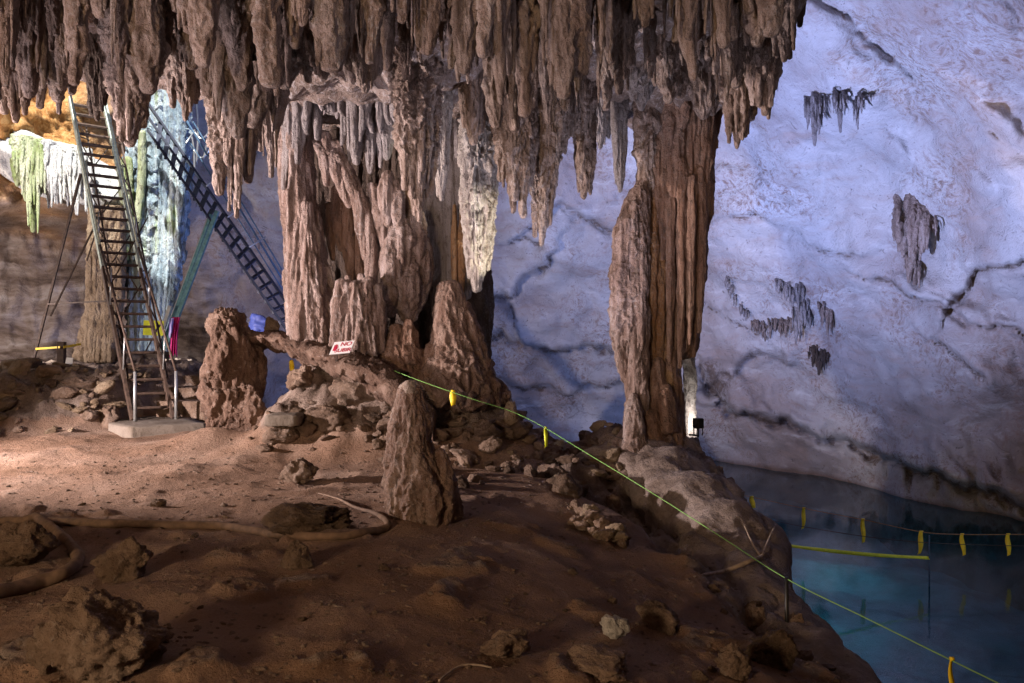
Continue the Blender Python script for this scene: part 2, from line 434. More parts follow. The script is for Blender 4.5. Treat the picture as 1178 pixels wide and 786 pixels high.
def water_material():
    m = bpy.data.materials.new('still_pool_water'); m.use_nodes = True
    nt = m.node_tree; nt.nodes.clear(); out = nt.nodes.new('ShaderNodeOutputMaterial')
    tr = N(nt, 'ShaderNodeBsdfTransparent'); tr.inputs[0].default_value = (.035, .50, .70, 1)
    gl = N(nt, 'ShaderNodeBsdfAnisotropic' if False else 'ShaderNodeBsdfGlossy'); gl.inputs['Roughness'].default_value = .045
    gl.inputs['Color'].default_value = (.95, .97, 1, 1)
    fr = N(nt, 'ShaderNodeFresnel', IOR=1.33)
    nz = noise(nt, pos(nt, (1, .45, 1)), 5., 4., .6)
    bp = N(nt, 'ShaderNodeBump'); bp.inputs['Strength'].default_value = .12; bp.inputs['Distance'].default_value = .02
    nt.links.new(nz, bp.inputs['Height']); nt.links.new(bp.outputs[0], gl.inputs['Normal'])
    df = N(nt, 'ShaderNodeBsdfDiffuse'); df.inputs[0].default_value = (.003, .075, .105, 1)
    ms0 = N(nt, 'ShaderNodeMixShader'); ms0.inputs[0].default_value = .18
    nt.links.new(tr.outputs[0], ms0.inputs[1]); nt.links.new(df.outputs[0], ms0.inputs[2])
    ms = N(nt, 'ShaderNodeMixShader'); nt.links.new(fr.outputs[0], ms.inputs[0])
    nt.links.new(ms0.outputs[0], ms.inputs[1]); nt.links.new(gl.outputs[0], ms.inputs[2]); nt.links.new(ms.outputs[0], out.inputs[0])
    return m
M['water'] = water_material()

def plain(name, col, rough=.5, metal=0., nscale=14., var=.25, bs=.1):
    m, nt, b, _ = new_mat(name)
    n = noise(nt, pos(nt), nscale, 5.)
    c = ramp(nt, n, [(.3, tuple(x * (1 - var) for x in col)), (.7, tuple(min(1, x * (1 + var)) for x in col))])
    nt.links.new(c, b.inputs['Base Color']); b.inputs['Roughness'].default_value = rough; b.inputs['Metallic'].default_value = metal
    bump(nt, b, (n, bs, .01))
    return m
M['rust'] = plain('rusty_brown_steel', (.085, .055, .042), .7, .3, var=.5)
M['green_steel'] = plain('weathered_green_steel', (.46, .54, .47), .5, .3, var=.35)
M['blue_steel'] = plain('blue_painted_steel', (.045, .095, .17), .45, .2, var=.3)
M['navy_steel'] = plain('dark_navy_steel', (.025, .032, .06), .5, .3, var=.3)
M['teal_steel'] = plain('teal_painted_steel', (.12, .26, .27), .45, .3, var=.3)
M['galv'] = plain('galvanised_pipe', (.55, .57, .58), .35, .7, var=.15)
M['pink'] = plain('magenta_cloth', (.62, .03, .22), .9, var=.2)
M['lilac'] = plain('lilac_cloth', (.45, .40, .78), .9, var=.2)
M['yellow'] = plain('yellow_plastic_tape', (.85, .62, .02), .5, var=.12)
M['lemon'] = plain('lemon_green_plastic', (.72, .78, .02), .5, var=.12)
M['neon'] = plain('neon_green_cord', (.20, .44, .10), .6, var=.12)
M['black'] = plain('black_plastic', (.012, .012, .014), .45)
M['cord_dark'] = plain('dark_grey_cord', (.05, .04, .04), .8)
M['orange_cord'] = plain('faded_orange_cord', (.30, .17, .08), .8)
M['hose'] = plain('dusty_brown_hose', (.13, .08, .052), .85, var=.4)
M['wood'] = plain('dry_grey_root', (.30, .23, .18), .9, var=.4)
M['brown_wood'] = plain('dark_brown_wood', (.06, .035, .025), .85, var=.4)
M['white'] = plain('white_sign_board', (.82, .82, .84), .5, var=.04)
M['red'] = plain('red_sign_paint', (.48, .02, .06), .5, var=.1)
M['panel'] = plain('grey_weathered_board', (.21, .19, .20), .6, var=.35)
M['tarp'] = plain('blue_tarpaulin', (.05, .08, .33), .6, var=.25)
M['lens'] = plain('lamp_glass', (.6, .62, .65), .1, var=.05)

# ------------------------------------------------------------------ ground
EY = [0, 2, 4, 5.5, 7, 8.5, 9.5, 11, 13, 14.5, 16, 40]
EX = [2.9, 2.7, 2.55, 2.6, 2.66, 2.83, 3.15, 3.2, 3.05, 2.8, 2.0, 2.0]
EZ = [-.2, -.3, -.46, -.66, -.80, -.78, -.52, -.44, -.22, -.2, -.2, -.2]

def ground(x, y, detail=True):
    """height and rockiness of the cave floor"""
    x = np.asarray(x, float); y = np.asarray(y, float)
    sh = x.shape; x = x.ravel(); y = y.ravel()
    q = np.stack([x, y, 0 * x], axis=1)
    w = fbm(q * .8, 3)
    xe = np.interp(y, EY, EX) + .10 * w; ze = np.interp(y, EY, EZ)
    t = np.clip((x + 1.0) / (xe + 1.0), 0, 1)
    z = ze * t ** 1.3
    z = z + .05 * fbm(q * .6, 3)
    rock = np.zeros_like(z)
    # hollow in front of the column base and the rounded outcrop along the pool
    out = np.exp(-((x - (xe - .45)) / .62) ** 2) * smooth(5.6, 8.2, y) * (1 - smooth(9.1, 10.8, y))
    z += .26 * out
    hol = np.exp(-((x - 1.75) / .75) ** 2 - ((y - 10.4) / 1.0) ** 2)
    z -= .30 * hol
    rock = np.maximum(rock, smooth(.15, .5, out + .6 * hol))
    rock = np.maximum(rock, smooth(xe - .55, xe - .15, x))
    xl = np.interp(y, [4.5, 5.3, 6, 7.6, 9.5, 11.5], [2.45, 2.3, 2.0, 1.74, 1.14, .5]) + .22 * w
    bank = smooth(-.1, .35, x - xl) * (1 - smooth(11.2, 12.6, y)) * smooth(3.5, 5, y)
    z -= .26 * bank * (1 - smooth(10.2, 11.6, y))
    rock = np.maximum(rock, bank)
    colm = np.exp(-((x - 2.15) / 1.0) ** 2 - ((y - 12.9) / 1.0) ** 2)
    z += .50 * colm
    rock = np.maximum(rock, smooth(.2, .6, colm))
    # raised rock under the central flowstone
    m1 = smooth(10.9, 13.2, y + .35 * w) * smooth(-4.45, -3.05, x + .12 * w) * (1 - smooth(-1.0, .9, x + .3 * w))
    z += 1.35 * m1
    rock = np.maximum(rock, smooth(.12, .5, m1) * .9)
    # rubble bank on the entrance side
    y0 = np.interp(x, [-14, -9, -8.0, -7.2, -5], [13.0, 13.7, 14.3, 16.3, 16.5])
    xb = x + .42 * np.maximum(y - 16, 0)
    m2 = smooth(y0, y0 + 2.6, y + .3 * w) * (1 - smooth(-6.2, -5.0, xb))
    z += 1.06 * m2
    rock = np.maximum(rock, smooth(.08, .4, m2) * .85)
    z += .30 * np.exp(-((x + 4.7) / .75) ** 2 - ((y - 12.9) / .8) ** 2)
    # crest, then down to the pool behind
    drop = smooth(13.9 + .3 * w, 17.0, y) * smooth(-6.0, -4.8, xb)
    z -= 7 * drop
    beyond = np.maximum(x - xe, 0)
    z -= np.minimum(2.6 * beyond + 1.2 * np.minimum(beyond, .3), 9)
    foot = 1.0 - ((x + 3.3) ** 2 + (y - 20.2) ** 2) * .9
    z = np.where(y > 17.5, np.maximum(z, foot), z)
    z = np.maximum(z, -5.5 + .3 * fbm(q * .35, 3) + 1.1 * smooth(26, 31, y))
    if detail:
        rock = rock * smooth(-5.2, -3.8, z); r1 = ridged(q * 1.3 + 5, 4) - 1.0
        near = np.exp(-((x - xe + .2) / .8) ** 2) * (1 - smooth(10, 11.5, y))
        z += rock * (1 - .62 * near) * (.17 * r1 + .10 * fbm(q * 3.1, 4) + .06 * (ridged(q * np.array([4.2, 3.4, 1]) + 2, 3) - .95))
        s1, s2, _i = worley(np.c_[q[:, :2] * np.array([2.6, 2.1]) + .3 * np.stack([w, w], 1), 0 * q[:, 0] + .5]); tread = np.where(y < 17, s1 ** 2 * smooth(-.25, .45, fbm(q * .7 + 60, 2)), 0)
        cells = ridged(q * np.array([1.1, 1.7, 1]) + 13, 3) - 1.1
        z += (1 - rock) * .07 * tread
        z += (1 - rock) * (.014 * fbm(q * 1.9, 4) + .012 * np.maximum(cells, 0) + .007 * fbm(q * 7, 3))
        lump = smooth(.32, .62, fbm(q * 1.35 + 21, 3)) * (1 - smooth(7.2, 9.5, y))
        z += (1 - rock) * (.05 + .05 * ridged(q * 4, 3)) * lump * .6
        rock = np.maximum(rock, .55 * lump)
    rock = rock * smooth(-5.0, -3.6, z)
    return z.reshape(sh), rock.reshape(sh)

def gz(x, y):
    return float(ground(np.array([x]), np.array([y]))[0][0])

def on_ground(px, py, dmin=2., dmax=19.):
    """first point of the ground that the line through a photo pixel meets"""
    d = np.linspace(dmin, dmax, 2500)
    x = (px - 589) / F * d; z = EYE + (393 - py) / F * d
    g = ground(x, d)[0]
    k = np.argmax(g >= z)
    if g[k] < z[k]: k = len(d) - 1
    return np.array([x[k], d[k], g[k]])

def set_attr(o, name, val):
    a = o.data.attributes.new(name, 'FLOAT', 'POINT'); a.data.foreach_set('value', np.asarray(val, np.float32).ravel())

u = np.linspace(-1.25, 1.05, 620); d = 1.25 * (42 / 1.25) ** np.linspace(0, 1, 560)
X = u[None] * d[:, None]; Y = np.repeat(d[:, None], len(u), 1)
Z, R = ground(X, Y)
o = MB().grid(np.stack([X, Y, Z], axis=-1)).build('cave_floor', M['floor']); set_attr(o, 'rock', R)
tag(o, kind='structure')
X, Y = np.meshgrid(np.linspace(-20, 16, 80), np.linspace(-15, 1.28, 60)); Z, R = ground(X, Y)
o = MB().grid(np.stack([X, Y, Z], axis=-1)).build('cave_floor', M['floor']); set_attr(o, 'rock', R); tag(o, kind='structure')

# ------------------------------------------------------------------ back wall of the chamber
WPX = [-500, -200, 0, 150, 300, 420, 560, 700, 800, 900, 1000, 1080, 1178, 1400, 1900]
WD = [17, 22, 24.5, 26, 28, 31, 34, 34.5, 33.7, 30.4, 27.7, 24.7, 21.8, 17, 11]
def wall_depth(px, py):
    base = np.interp(px, WPX, WD)
    k = np.ones(41) / 41.
    lean = np.interp(px, [0, 300, 560, 900], [.03, .10, .26, .37])
    e = np.clip((545 - py) / 545., -.3, 1.5)
    return base * (1 - lean * np.maximum(e, 0) ** 1.35)

def polydist(px, py, line):
    best = np.full(px.shape, 1e9); side = np.zeros(px.shape)
    for (ax, ay), (bx, by) in zip(line[:-1], line[1:]):
        dx, dy = bx - ax, by - ay; L2 = dx * dx + dy * dy
        t = np.clip(((px - ax) * dx + (py - ay) * dy) / L2, 0, 1)
        ex = px - ax - t * dx; ey = py - ay - t * dy; dd = np.hypot(ex, ey)
        s = np.where(dx * ey - dy * ex > 0, 1, -1)
        m = dd < best
        best = np.where(m, dd, best); side = np.where(m, s, side)
    return best, side

LEDGES = [  # lines of cracks and small overhangs on the wall (photo pixels at wall distance), depth of step in m
    ([(548, 392), (572, 383), (604, 398), (640, 412), (668, 402), (708, 408)], .35, 7),
    ([(556, 350), (590, 338), (612, 318), (634, 304), (640, 290)], .30, 6),
    ([(556, 440), (600, 442), (650, 452), (705, 440)], .2, 5),
    ([(585, 352), (596, 372), (590, 398)], .25, 6),
    ([(586, 276), (604, 272), (622, 282)], .18, 5),
    ([(610, 262), (650, 240), (700, 262)], .3, 7),
    ([(808, 446), (840, 432), (872, 404), (905, 416)], .25, 5),
    ([(806, 424), (818, 452), (842, 470)], .5, 9),
    ([(1050, 338), (1082, 352), (1108, 372), (1150, 378), (1180, 392)], .25, 4),
    ([(925, 272), (950, 290), (975, 292)], .2, 5),
    ([(985, 312), (1025, 328), (1052, 338)], .16, 4),
    ([(1080, 396), (1105, 412), (1130, 440)], .2, 6),
    ([(830, 470), (900, 486), (980, 516), (1060, 542), (1130, 566), (1190, 590)], .45, 9),
    ([(840, 252), (866, 246), (880, 252)], .22, 5),
    ([(815, 345), (840, 362), (880, 392), (905, 412)], .14, 3),
    ([(1090, 360), (1120, 318), (1180, 300)], .22, 7),
]
px = np.arange(-500, 1901, 3.2); py = np.arange(-460, 742, 3.2)
PX, PY = np.meshgrid(px, py)
D = wall_depth(PX, PY)
D = D - 3.6 * smooth(266, 238, PY + 10 * np.sin(PX * .06)) * (1 - smooth(120, 250, PX))
k = 25; ker = np.hanning(k * 2 + 1); ker /= ker.sum()
Dp = np.pad(D, ((0, 0), (k, k)), mode='edge'); D = np.apply_along_axis(lambda r: np.convolve(r, ker, 'valid'), 1, Dp)
W = np.stack([(PX - 589) / F * D, D, EYE + (393 - PY) / F * D], axis=-1)
q = W.reshape(-1, 3)
earth = 1 - smooth(-11.0, -8.4, q[:, 0] + .8 * fbm(q * .3, 2) + .15 * (q[:, 2] - 2))
big = fbm(q * .13, 3); mid = fbm(q * np.array([.5, .5, .8]), 4)
ca, sa = math.cos(math.radians(28)), math.sin(math.radians(28))
qr = np.stack([q[:, 0] * ca - q[:, 2] * sa, q[:, 1], q[:, 0] * sa + q[:, 2] * ca], axis=1)
strata = ridged(qr * np.array([.22, .3, .75]), 4) - 1.0
facet = np.abs(pn(qr * np.array([.35, .35, .6]) + 3)) + .5 * np.abs(pn(qr * np.array([.9, .9, 1.5]) + 8))
fine = fbm(q * 2.4, 4)
qw = qr + .9 * np.stack([fbm(q * .5 + k, 3) for k in (0, 20, 40)], axis=1)
w1, w2, wid_ = worley(qw * np.array([.17, .2, .30]))
v1, v2, vid_ = worley(qw * np.array([.45, .5, .9]) + 7)
disp = .9 * big + .12 * mid + (1.25 * w1 ** 2 + .42 * (wid_ - .5) * smooth(0, .12, w2 - w1) + .28 * v1 ** 2 * smooth(-.1, .5, pn(q * .22 + 9)) + .12 * strata) * (1 - .7 * earth) + .035 * fine + .05 * (ridged(qr * np.array([1.2, 1.2, 2.9]), 3) - 1)
disp += earth * (.15 * mid + .25 * (ridged(q * np.array([.8, .8, .45]), 4) - 1) + .16 * fbm(q * np.array([2.2, 2.2, .7]), 3))
wx = PX.ravel() + 9 * pn(q * .9) + 4 * pn(q * 3.); wy = PY.ravel() + 9 * pn(q * .9 + 50) + 4 * pn(q * 3. + 50)
scar = np.zeros(len(q))
for line, amt, wid in LEDGES:
    dd, sd = polydist(wx, wy, line)
    disp += amt * 1.5 * np.exp(-(dd / (wid * .5)) ** 2)                       # open groove
    disp -= amt * 2.0 * np.exp(-(dd / (wid * 5)) ** 2) * (sd < 0)      # bulge above it
    scar = np.maximum(scar, np.exp(-(dd / (wid * .42)) ** 2) * smooth(-.55, .0, pn(q * .8 + 70)))
# dissolved pockets in a band above the pool
dd, sd = polydist(wx, wy, [(940, 505), (1000, 528), (1060, 550), (1110, 560), (1160, 540)])
pk = np.exp(-(dd / 17) ** 2) * smooth(.18, .42, pn(q * np.array([2.6, 2.6, 1.1]) + 4))
disp += .35 * pk; scar = np.maximum(scar, pk * .9)
dd, sd = polydist(wx, wy, [(822, 430), (826, 446)])
pk = np.exp(-(dd / 13) ** 2); disp += .8 * pk; scar = np.maximum(scar, pk)
W = W + (np.array([0, 1, 0]) * disp[:, None]).reshape(W.shape)
W[..., 0] = (PX - 589) / F * W[..., 1]; W[..., 2] = EYE + (393 - PY) / F * W[..., 1]
ochre = (smooth(4.6, 6.4, q[:, 2] + .8 * mid) * earth * smooth(-19, -16, q[:, 0]))
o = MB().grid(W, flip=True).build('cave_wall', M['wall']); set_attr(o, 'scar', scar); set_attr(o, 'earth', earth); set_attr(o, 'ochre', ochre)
tag(o, kind='structure')
# the rest of the chamber, round behind the camera
loop = spline(np.array([(12.5, 10.5), (15.5, 3), (11, -10), (0, -14), (-13, -12), (-19, 0), (-20.5, 9), (-20.8, 18)]), 12)
zz = np.linspace(-7, 12, 40)
V = np.stack([np.repeat(loop[None, :, 0], 40, 0), np.repeat(loop[None, :, 1], 40, 0), np.repeat(zz[:, None], len(loop), 1)], axis=-1)
n_ = fbm(V.reshape(-1, 3) * .35, 4).reshape(V.shape[:2])
V[..., 0] *= 1 + .05 * n_; V[..., 1] *= 1 + .05 * n_
o = MB().grid(V).build('cave_wall', M['rock']); tag(o, kind='structure')

# ------------------------------------------------------------------ ceiling with the sinkhole opening
HOLE = (-13.0, 19.6, 5.2, 2.3)
def ceil_z(x, y):
    x = np.asarray(x, float); y = np.asarray(y, float); sh = x.shape
    q = np.stack([x.ravel(), y.ravel(), 0 * x.ravel()], axis=1)
    w = fbm(q * .5, 3)
    xe = np.interp(y.ravel(), [-15, 5, 8, 10, 14], [3.4, 3.4, 3.1, 3.25, 3.5]) + .25 * w
    edge = np.maximum(smooth(0, .9, q[:, 0] - xe), smooth(0, 1.2, q[:, 1] - np.interp(q[:, 0], [-12.5, -10, -4.8, -3.9], [13.2, 12.0, 12.0, 14.4]) - .4 * w))
    z = 5.55 + .25 * fbm(q * .45 + 3, 3) + .14 * (ridged(q * 1.5, 3) - 1) + .10 * fbm(q * 4, 3)
    z = z + edge * (4.6 + .5 * w)
    return z.reshape(sh)
x = np.linspace(-24, 22, 420); y = np.r_[np.linspace(-16, 5, 50)[:-1], np.linspace(5, 16, 210)[:-1], np.linspace(16, 42, 110)]
X, Y = np.meshgrid(x, y); Z = ceil_z(X, Y)
mb = MB(); mb.grid(np.stack([X, Y, Z], axis=-1), flip=True)
q = mb.q[0]; vv = mb.v[0]; c = vv[q].mean(axis=1)
hr = (np.abs((c[:, 0] - HOLE[0]) / HOLE[2]) ** 4 + np.abs((c[:, 1] - HOLE[1]) / HOLE[3]) ** 4) ** .25 + .10 * fbm(c * .8, 3)
mb.q[0] = q[hr > 1]
o = mb.build('cave_ceiling', M['ceiling']); tag(o, kind='structure')

# water sheet
X, Y = np.meshgrid(np.linspace(-8, 26, 40), np.linspace(2, 46, 40))
o = MB().grid(np.stack([X, Y, 0 * X + WATER], axis=-1)).build('pool_water', M['water']); tag(o, kind='structure')

# ------------------------------------------------------------------ hanging stalactites
def cz(px, d):
    return float(ceil_z(np.array([(px - 589) / F * d]), np.array([d]))[0])

def hero(px, ybot, d, w0, w1, label, mat='drip', side=(), lean=0, group='large stalactites hanging at the front of the ceiling', ytop=None, saw=.22, name='stalactite', nt=84, knob=.2, flute=.22, mid=None):
    top = cz(px, d) + .15
    yt = 393 - (top - EYE) * F / d
    mb = MB(); L = ybot - yt
    w0 *= .84; w1 *= .84; mid = None if mid is None else mid * .84
    ws = [w0 * 1.15, w0, (w0 * .6 + w1 * .4) if mid is None else mid, w1, w1 * .35]
    path = [(px - lean, yt, d), (px - lean * .6, yt + L * .35, d), (px - lean * .25, yt + L * .7, d), (px, ybot, d)]
    nz = int(np.clip(L * .9, 60, 240))
    pxspire(mb, path, ws, nt=nt, nz=nz, flute=flute * 1.3, ff=9., knob=knob * .75, kf=4.5, saw=saw, sf=3.2, seed=px * .01, fz=.08)
    for dx, dy, dd, sw in side:
        yb = ybot + dy; Ls = yb - yt
        pxspire(mb, [(px + dx * .7 - lean, yt, d + dd), (px + dx - lean * .4, yt + Ls * .5, d + dd), (px + dx, yb, d + dd)], [sw * 1.25, sw * 1.1, sw * .8, sw * .3],
                nt=56, nz=int(np.clip(Ls * .8, 40, 200)), flute=flute, ff=9., knob=knob, kf=5.5, saw=saw, sf=4., seed=px * .01 + dx)
    rh = np.random.default_rng(int(px * 3 + ybot))
    for k in range(int(6 + w0 / 6)):
        a = rh.uniform(0, 6.28); f = rh.uniform(.35, .97); rr = w0 * .5 * (1.05 - .55 * f)
        dx = math.cos(a) * rr; dd = math.sin(a) * rr * d / F; yb = yt + L * f; sw = rh.uniform(4, 11) * (10.5 / d)
        pxspire(mb, [(px + dx * 1.15 - lean, yt, d + dd * 1.15), (px + dx * 1.02 - lean * (1 - f * .6), (yt + yb) / 2, d + dd), (px + dx * .9 - lean * (1 - f), yb, d + dd * .9)], [sw * 1.4, sw * 1.3, sw, sw * .5],
                nt=28, nz=int(np.clip(L * f * .6, 40, 140)), flute=.25, ff=13., knob=.22, kf=7., saw=saw, sf=4.5, seed=k + px)
    c = P(px, yt, d)
    o = mb.build(name, M[mat], loc=c)
    return tag(o, label, 'stalactite', group)

hero(150, 170, 9.5, 66, 34, 'massive blunt knobbly stalactite hanging between the two ladders', 'drip', side=[(-14, -30, -.1, 28), (14, -22, .1, 30), (-2, 0, .2, 22), (24, -60, .2, 24)], knob=.32, mid=58)
hero(66, 118, 9.2, 56, 34, 'broad blunt stalactite just left of the top of the green ladder', side=[(-20, 8, .3, 22), (16, -8, .2, 24), (2, 14, .3, 18)])
hero(18, 142, 10., 50, 20, 'brown stalactite at the far end of the fringe over the green drapery', side=[(-14, -10, .1, 26), (12, -18, .1, 22)])
hero(112, 140, 10.6, 30, 14, 'thin dark stalactite dipping between the green ladder rails', 'drip_dark', side=[(-8, -25, .1, 14), (8, -18, .1, 14)])
hero(213, 140, 10.4, 40, 20, 'brown stalactite straight above the navy ladder rungs', side=[(-14, -15, .1, 20), (12, -20, .1, 20)])
hero(272, 252, 10.4, 62, 16, 'long twin tipped brown stalactite in front of the navy ladder', side=[(-20, -26, -.1, 30), (-9, -60, -.2, 26), (14, -40, .1, 30), (22, -110, .1, 30)], knob=.25, mid=40)
hero(312, 205, 11., 40, 16, 'slim brown stalactite beside the flowstone pillar', side=[(-12, -30, .1, 20), (10, -60, .1, 22)])
hero(238, 112, 9.6, 44, 26, 'short wide brown stalactite left of the long twin tipped one', side=[(12, -12, .1, 20)])
hero(480, 250, 10.6, 56, 26, 'huge shaggy brown stalactite hanging in front of the flowstone formation', side=[(-14, -30, -.1, 26), (16, -25, .1, 22), (2, 6, -.05, 20), (-20, -120, .1, 26), (20, -140, .1, 24)], knob=.3, saw=.35, mid=46)
hero(508, 232, 11.6, 26, 16, 'smooth pinkish stalactite with pale blunt tip beside the shaggy one', 'drip_pale', side=[(4, -20, .1, 12)], saw=.05, knob=.08)
hero(420, 108, 10., 50, 24, 'brown stalactite over the top rim of the flowstone', side=[(-16, -10, .1, 24), (14, -20, .1, 24)])
hero(372, 92, 9.6, 52, 26, 'short thick brown stalactite over the left corner of the flowstone', side=[(-18, 4, .1, 22), (18, -10, .1, 22)])
hero(545, 168, 11.2, 32, 20, 'brown fluted stalactite directly above the bright lamp lit one', side=[(-10, -20, .1, 16), (9, -14, .1, 16)])
hero(590, 246, 11.2, 48, 20, 'wide tapering stalactite with pinkish ragged tip before the blue wall', side=[(12, 6, -.05, 22), (-14, -36, .1, 22), (20, -30, .1, 18), (2, -14, -.1, 26)], knob=.28, saw=.3)
hero(623, 284, 11.5, 40, 16, 'longest pink tipped stalactite pointing down at the blue wall', side=[(-8, -10, .05, 20), (10, -40, .1, 20), (14, -80, .1, 22), (-16, -90, .1, 22)], knob=.28, saw=.3, lean=-12)
hero(672, 230, 12., 30, 22, 'straight grey stalactite with a lumpy club shaped end', 'drip', side=[(-6, -8, .1, 14), (7, -5, .1, 14), (-10, -60, .1, 14)], knob=.28)
hero(650, 178, 11.8, 26, 12, 'small stalactite between the long pink tipped and the club ended one', side=[(8, -20, .1, 12), (-6, -12, .1, 10)])
hero(713, 222, 12.6, 20, 14, 'slender grey stalactite with a bulb near its tip beside the tall column', 'drip_grey', side=[(-4, -10, .05, 10), (4, -14, .05, 10)], saw=.1, mid=10)
hero(690, 172, 12.8, 26, 12, 'short grey stalactite left of the bulb tipped slender one', 'drip_grey', side=[(10, -12, .1, 12), (-8, -16, .1, 12)])
hero(810, 138, 11., 42, 26, 'knobbly brown stalactite with a blunt foot right of the tall column', side=[(-10, -16, .1, 22), (10, -4, .05, 20), (-16, -60, .1, 20)], knob=.28)
hero(848, 172, 10.8, 52, 16, 'long ragged brown stalactite at the right rim of the ceiling', side=[(-10, -30, .1, 24), (16, -32, .1, 24), (6, -10, -.1, 18), (20, -60, .1, 20), (-18, -60, .1, 20)], knob=.28, saw=.3)
hero(880, 134, 10.2, 44, 20, 'stepped brown stalactite on the outer rim of the ceiling above the pool', side=[(-14, -12, .1, 20), (12, -30, .1, 20), (4, 4, .1, 14)], knob=.28)
hero(902, 72, 9.9, 34, 16, 'short dark stalactite at the outermost corner of the ceiling', 'drip_dark', side=[(10, -20, .1, 14), (-10, -8, .1, 14), (18, -40, 0, 16)])
hero(770, 120, 10.6, 44, 26, 'brown stalactite hanging in front of the head of the tall column', side=[(-16, -20, .1, 22), (14, -6, .1, 22)])
hero(738, 128, 11.2, 34, 16, 'rough grey stalactite left of the head of the tall column', 'drip_grey', side=[(-10, -12, .1, 16), (9, -18, .1, 16)])

# the lamp-lit stalactite stands on its own behind the front rows
mb = MB()
pxspire(mb, [(548, 105, 12.7), (549, 200, 12.7), (551, 280, 12.7), (548, 337, 12.7)], [28, 40, 36, 30, 8], nt=110, nz=200, flute=.28, ff=13., knob=.16, kf=6., saw=.18, sf=3.5)
pxspire(mb, [(562, 130, 12.75), (563, 220, 12.75), (561, 312, 12.75)], [18, 20, 16, 6], nt=70, nz=160, flute=.25, ff=15., knob=.15, saw=.15)
pxspire(mb, [(538, 150, 12.75), (538, 220, 12.75), (540, 322, 12.75)], [14, 18, 14, 5], nt=70, nz=160, flute=.25, ff=15., knob=.15, saw=.15)
tag(mb.build('stalactite', M['drip_pale'], loc=P(550, 105, 12.7)), 'bright cream stalactite lit by a lamp, fluted like candle wax', 'stalactite', 'large stalactites hanging at the front of the ceiling')

# prototypes for the dense background rows
protos = []
for s in range(22):
    rs = np.random.default_rng(100 + s)
    mb = MB(); L = rs.uniform(1.1, 2.1); r = rs.uniform(.07, .17)
    shaggy = rs.uniform(.1, .32)
    bend = rs.normal(0, .05, 2)
    spire(mb, [(0, 0, .15), (bend[0], bend[1], -L * .5), (bend[0] * .6, bend[1] * .6, -L)], [r * 1.3, r * 1.1, r * rs.uniform(.75, 1.1), r * rs.uniform(.5, .95), r * rs.uniform(.25, .5)], nt=60, nz=110,
          flute=.30, ff=10., knob=.18, kf=5., saw=shaggy * .7, sf=rs.uniform(2.5, 4.5), seed=s, fz=.07)
    for k in range(rs.integers(6, 11)):
        a = rs.uniform(0, 6.28); rr = r * rs.uniform(.6, 1.15); l2 = L * rs.uniform(.25, .95); r2 = r * rs.uniform(.16, .42)
        spire(mb, [(rr * math.cos(a), rr * math.sin(a), .15), (rr * math.cos(a), rr * math.sin(a), -l2 * .6), (rr * math.cos(a) * 1.05, rr * math.sin(a) * 1.05, -l2)],
              [r2 * 1.4, r2 * 1.1, r2 * .9, r2 * .4], nt=26, nz=70, flute=.24, ff=12., knob=.2, kf=7., saw=shaggy, sf=5., seed=s * 7 + k)
    me = mb.build('stalactite', M['drip']); protos.append((me.data, L)); bpy.data.objects.remove(me)

ENV = [(-60, 130), (0, 126), (55, 118), (72, 112), (84, 100), (105, 88), (114, 112), (126, 96), (148, 150), (172, 100), (190, 88), (212, 122), (230, 92), (246, 120), (262, 190), (300, 170), (330, 108), (460, 92), (480, 170), (500, 112), (560, 132), (592, 190), (625, 214),
       (650, 168), (690, 150), (720, 124), (760, 116), (800, 116), (850, 140), (880, 112), (905, 52), (925, 6)]
ZONES = [
    (-99, 125, 'brown stalactite in the crowded fringe over the green ladder'),
    (125, 330, 'brown stalactite in the crowded fringe over the navy ladder'),
    (330, 520, 'brown stalactite in the crowded rows over the flowstone formation'),
    (520, 700, 'lilac brown stalactite in the rows between lamp lit stalactite and tall column'),
    (700, 999, 'brown stalactite crowded round the head of the tall column'),
]
rs = np.random.default_rng(5)
count = 0
first_used = set()
for d in (7.6, 8.3, 9.0, 9.8, 10.7, 11.7, 12.8, 13.7):
    px = -50 + rs.uniform(0, 20)
    while px < 920:
        step = rs.uniform(.12, .27) * F / d
        x = (px - 589) / F * d
        eb = np.interp(px, [a for a, b in ENV], [b for a, b in ENV])
        zc = float(ceil_z(np.array([x]), np.array([d]))[0])
        ymax = eb * rs.uniform(.12, 1.0)
        if rs.uniform() < (.45 if 520 < px < 770 and d > 9.5 else .12): px += step; continue
        dd = d + rs.uniform(-.3, .3)
        zb = EYE + (393 - ymax) / F * dd
        L = zc - zb
        if L > .25 and zc < 6.4:
            if L > 2.3: L = 2.3 * rs.uniform(.7, 1)
            if 520 < px < 760 and d > 11: L *= rs.uniform(.3, 1.)
            me, L0 = protos[rs.integers(len(protos))]
            o = bpy.data.objects.new('stalactite', me); C.objects.link(o)
            w = rs.uniform(.75, 1.35) * np.clip(L / 1.2, .5, 1.15)
            o.location = (x, dd, zc + .05); o.rotation_euler = (0, 0, rs.uniform(0, 6.28)); o.scale = (w, w, L / L0)
            for a, b, lab in ZONES:
                if a <= px < b:
                    tag(o, lab, 'stalactite', lab.replace('brown stalactite', 'stalactites').replace('lilac stalactites', 'stalactites'))
            count += 1
        px += step
print('background stalactites', count)

CR = .30
def fspire(mb, path, widths, **kw):
    kw['knob'] = kw.get('knob', .12) * .6; kw['saw'] = kw.get('saw', 0) * .35; kw['fz'] = min(kw.get('fz', .05), .05); kw['flute'] = kw.get('flute', .2) * 1.2
    return pxspire(mb, path, widths, **kw)

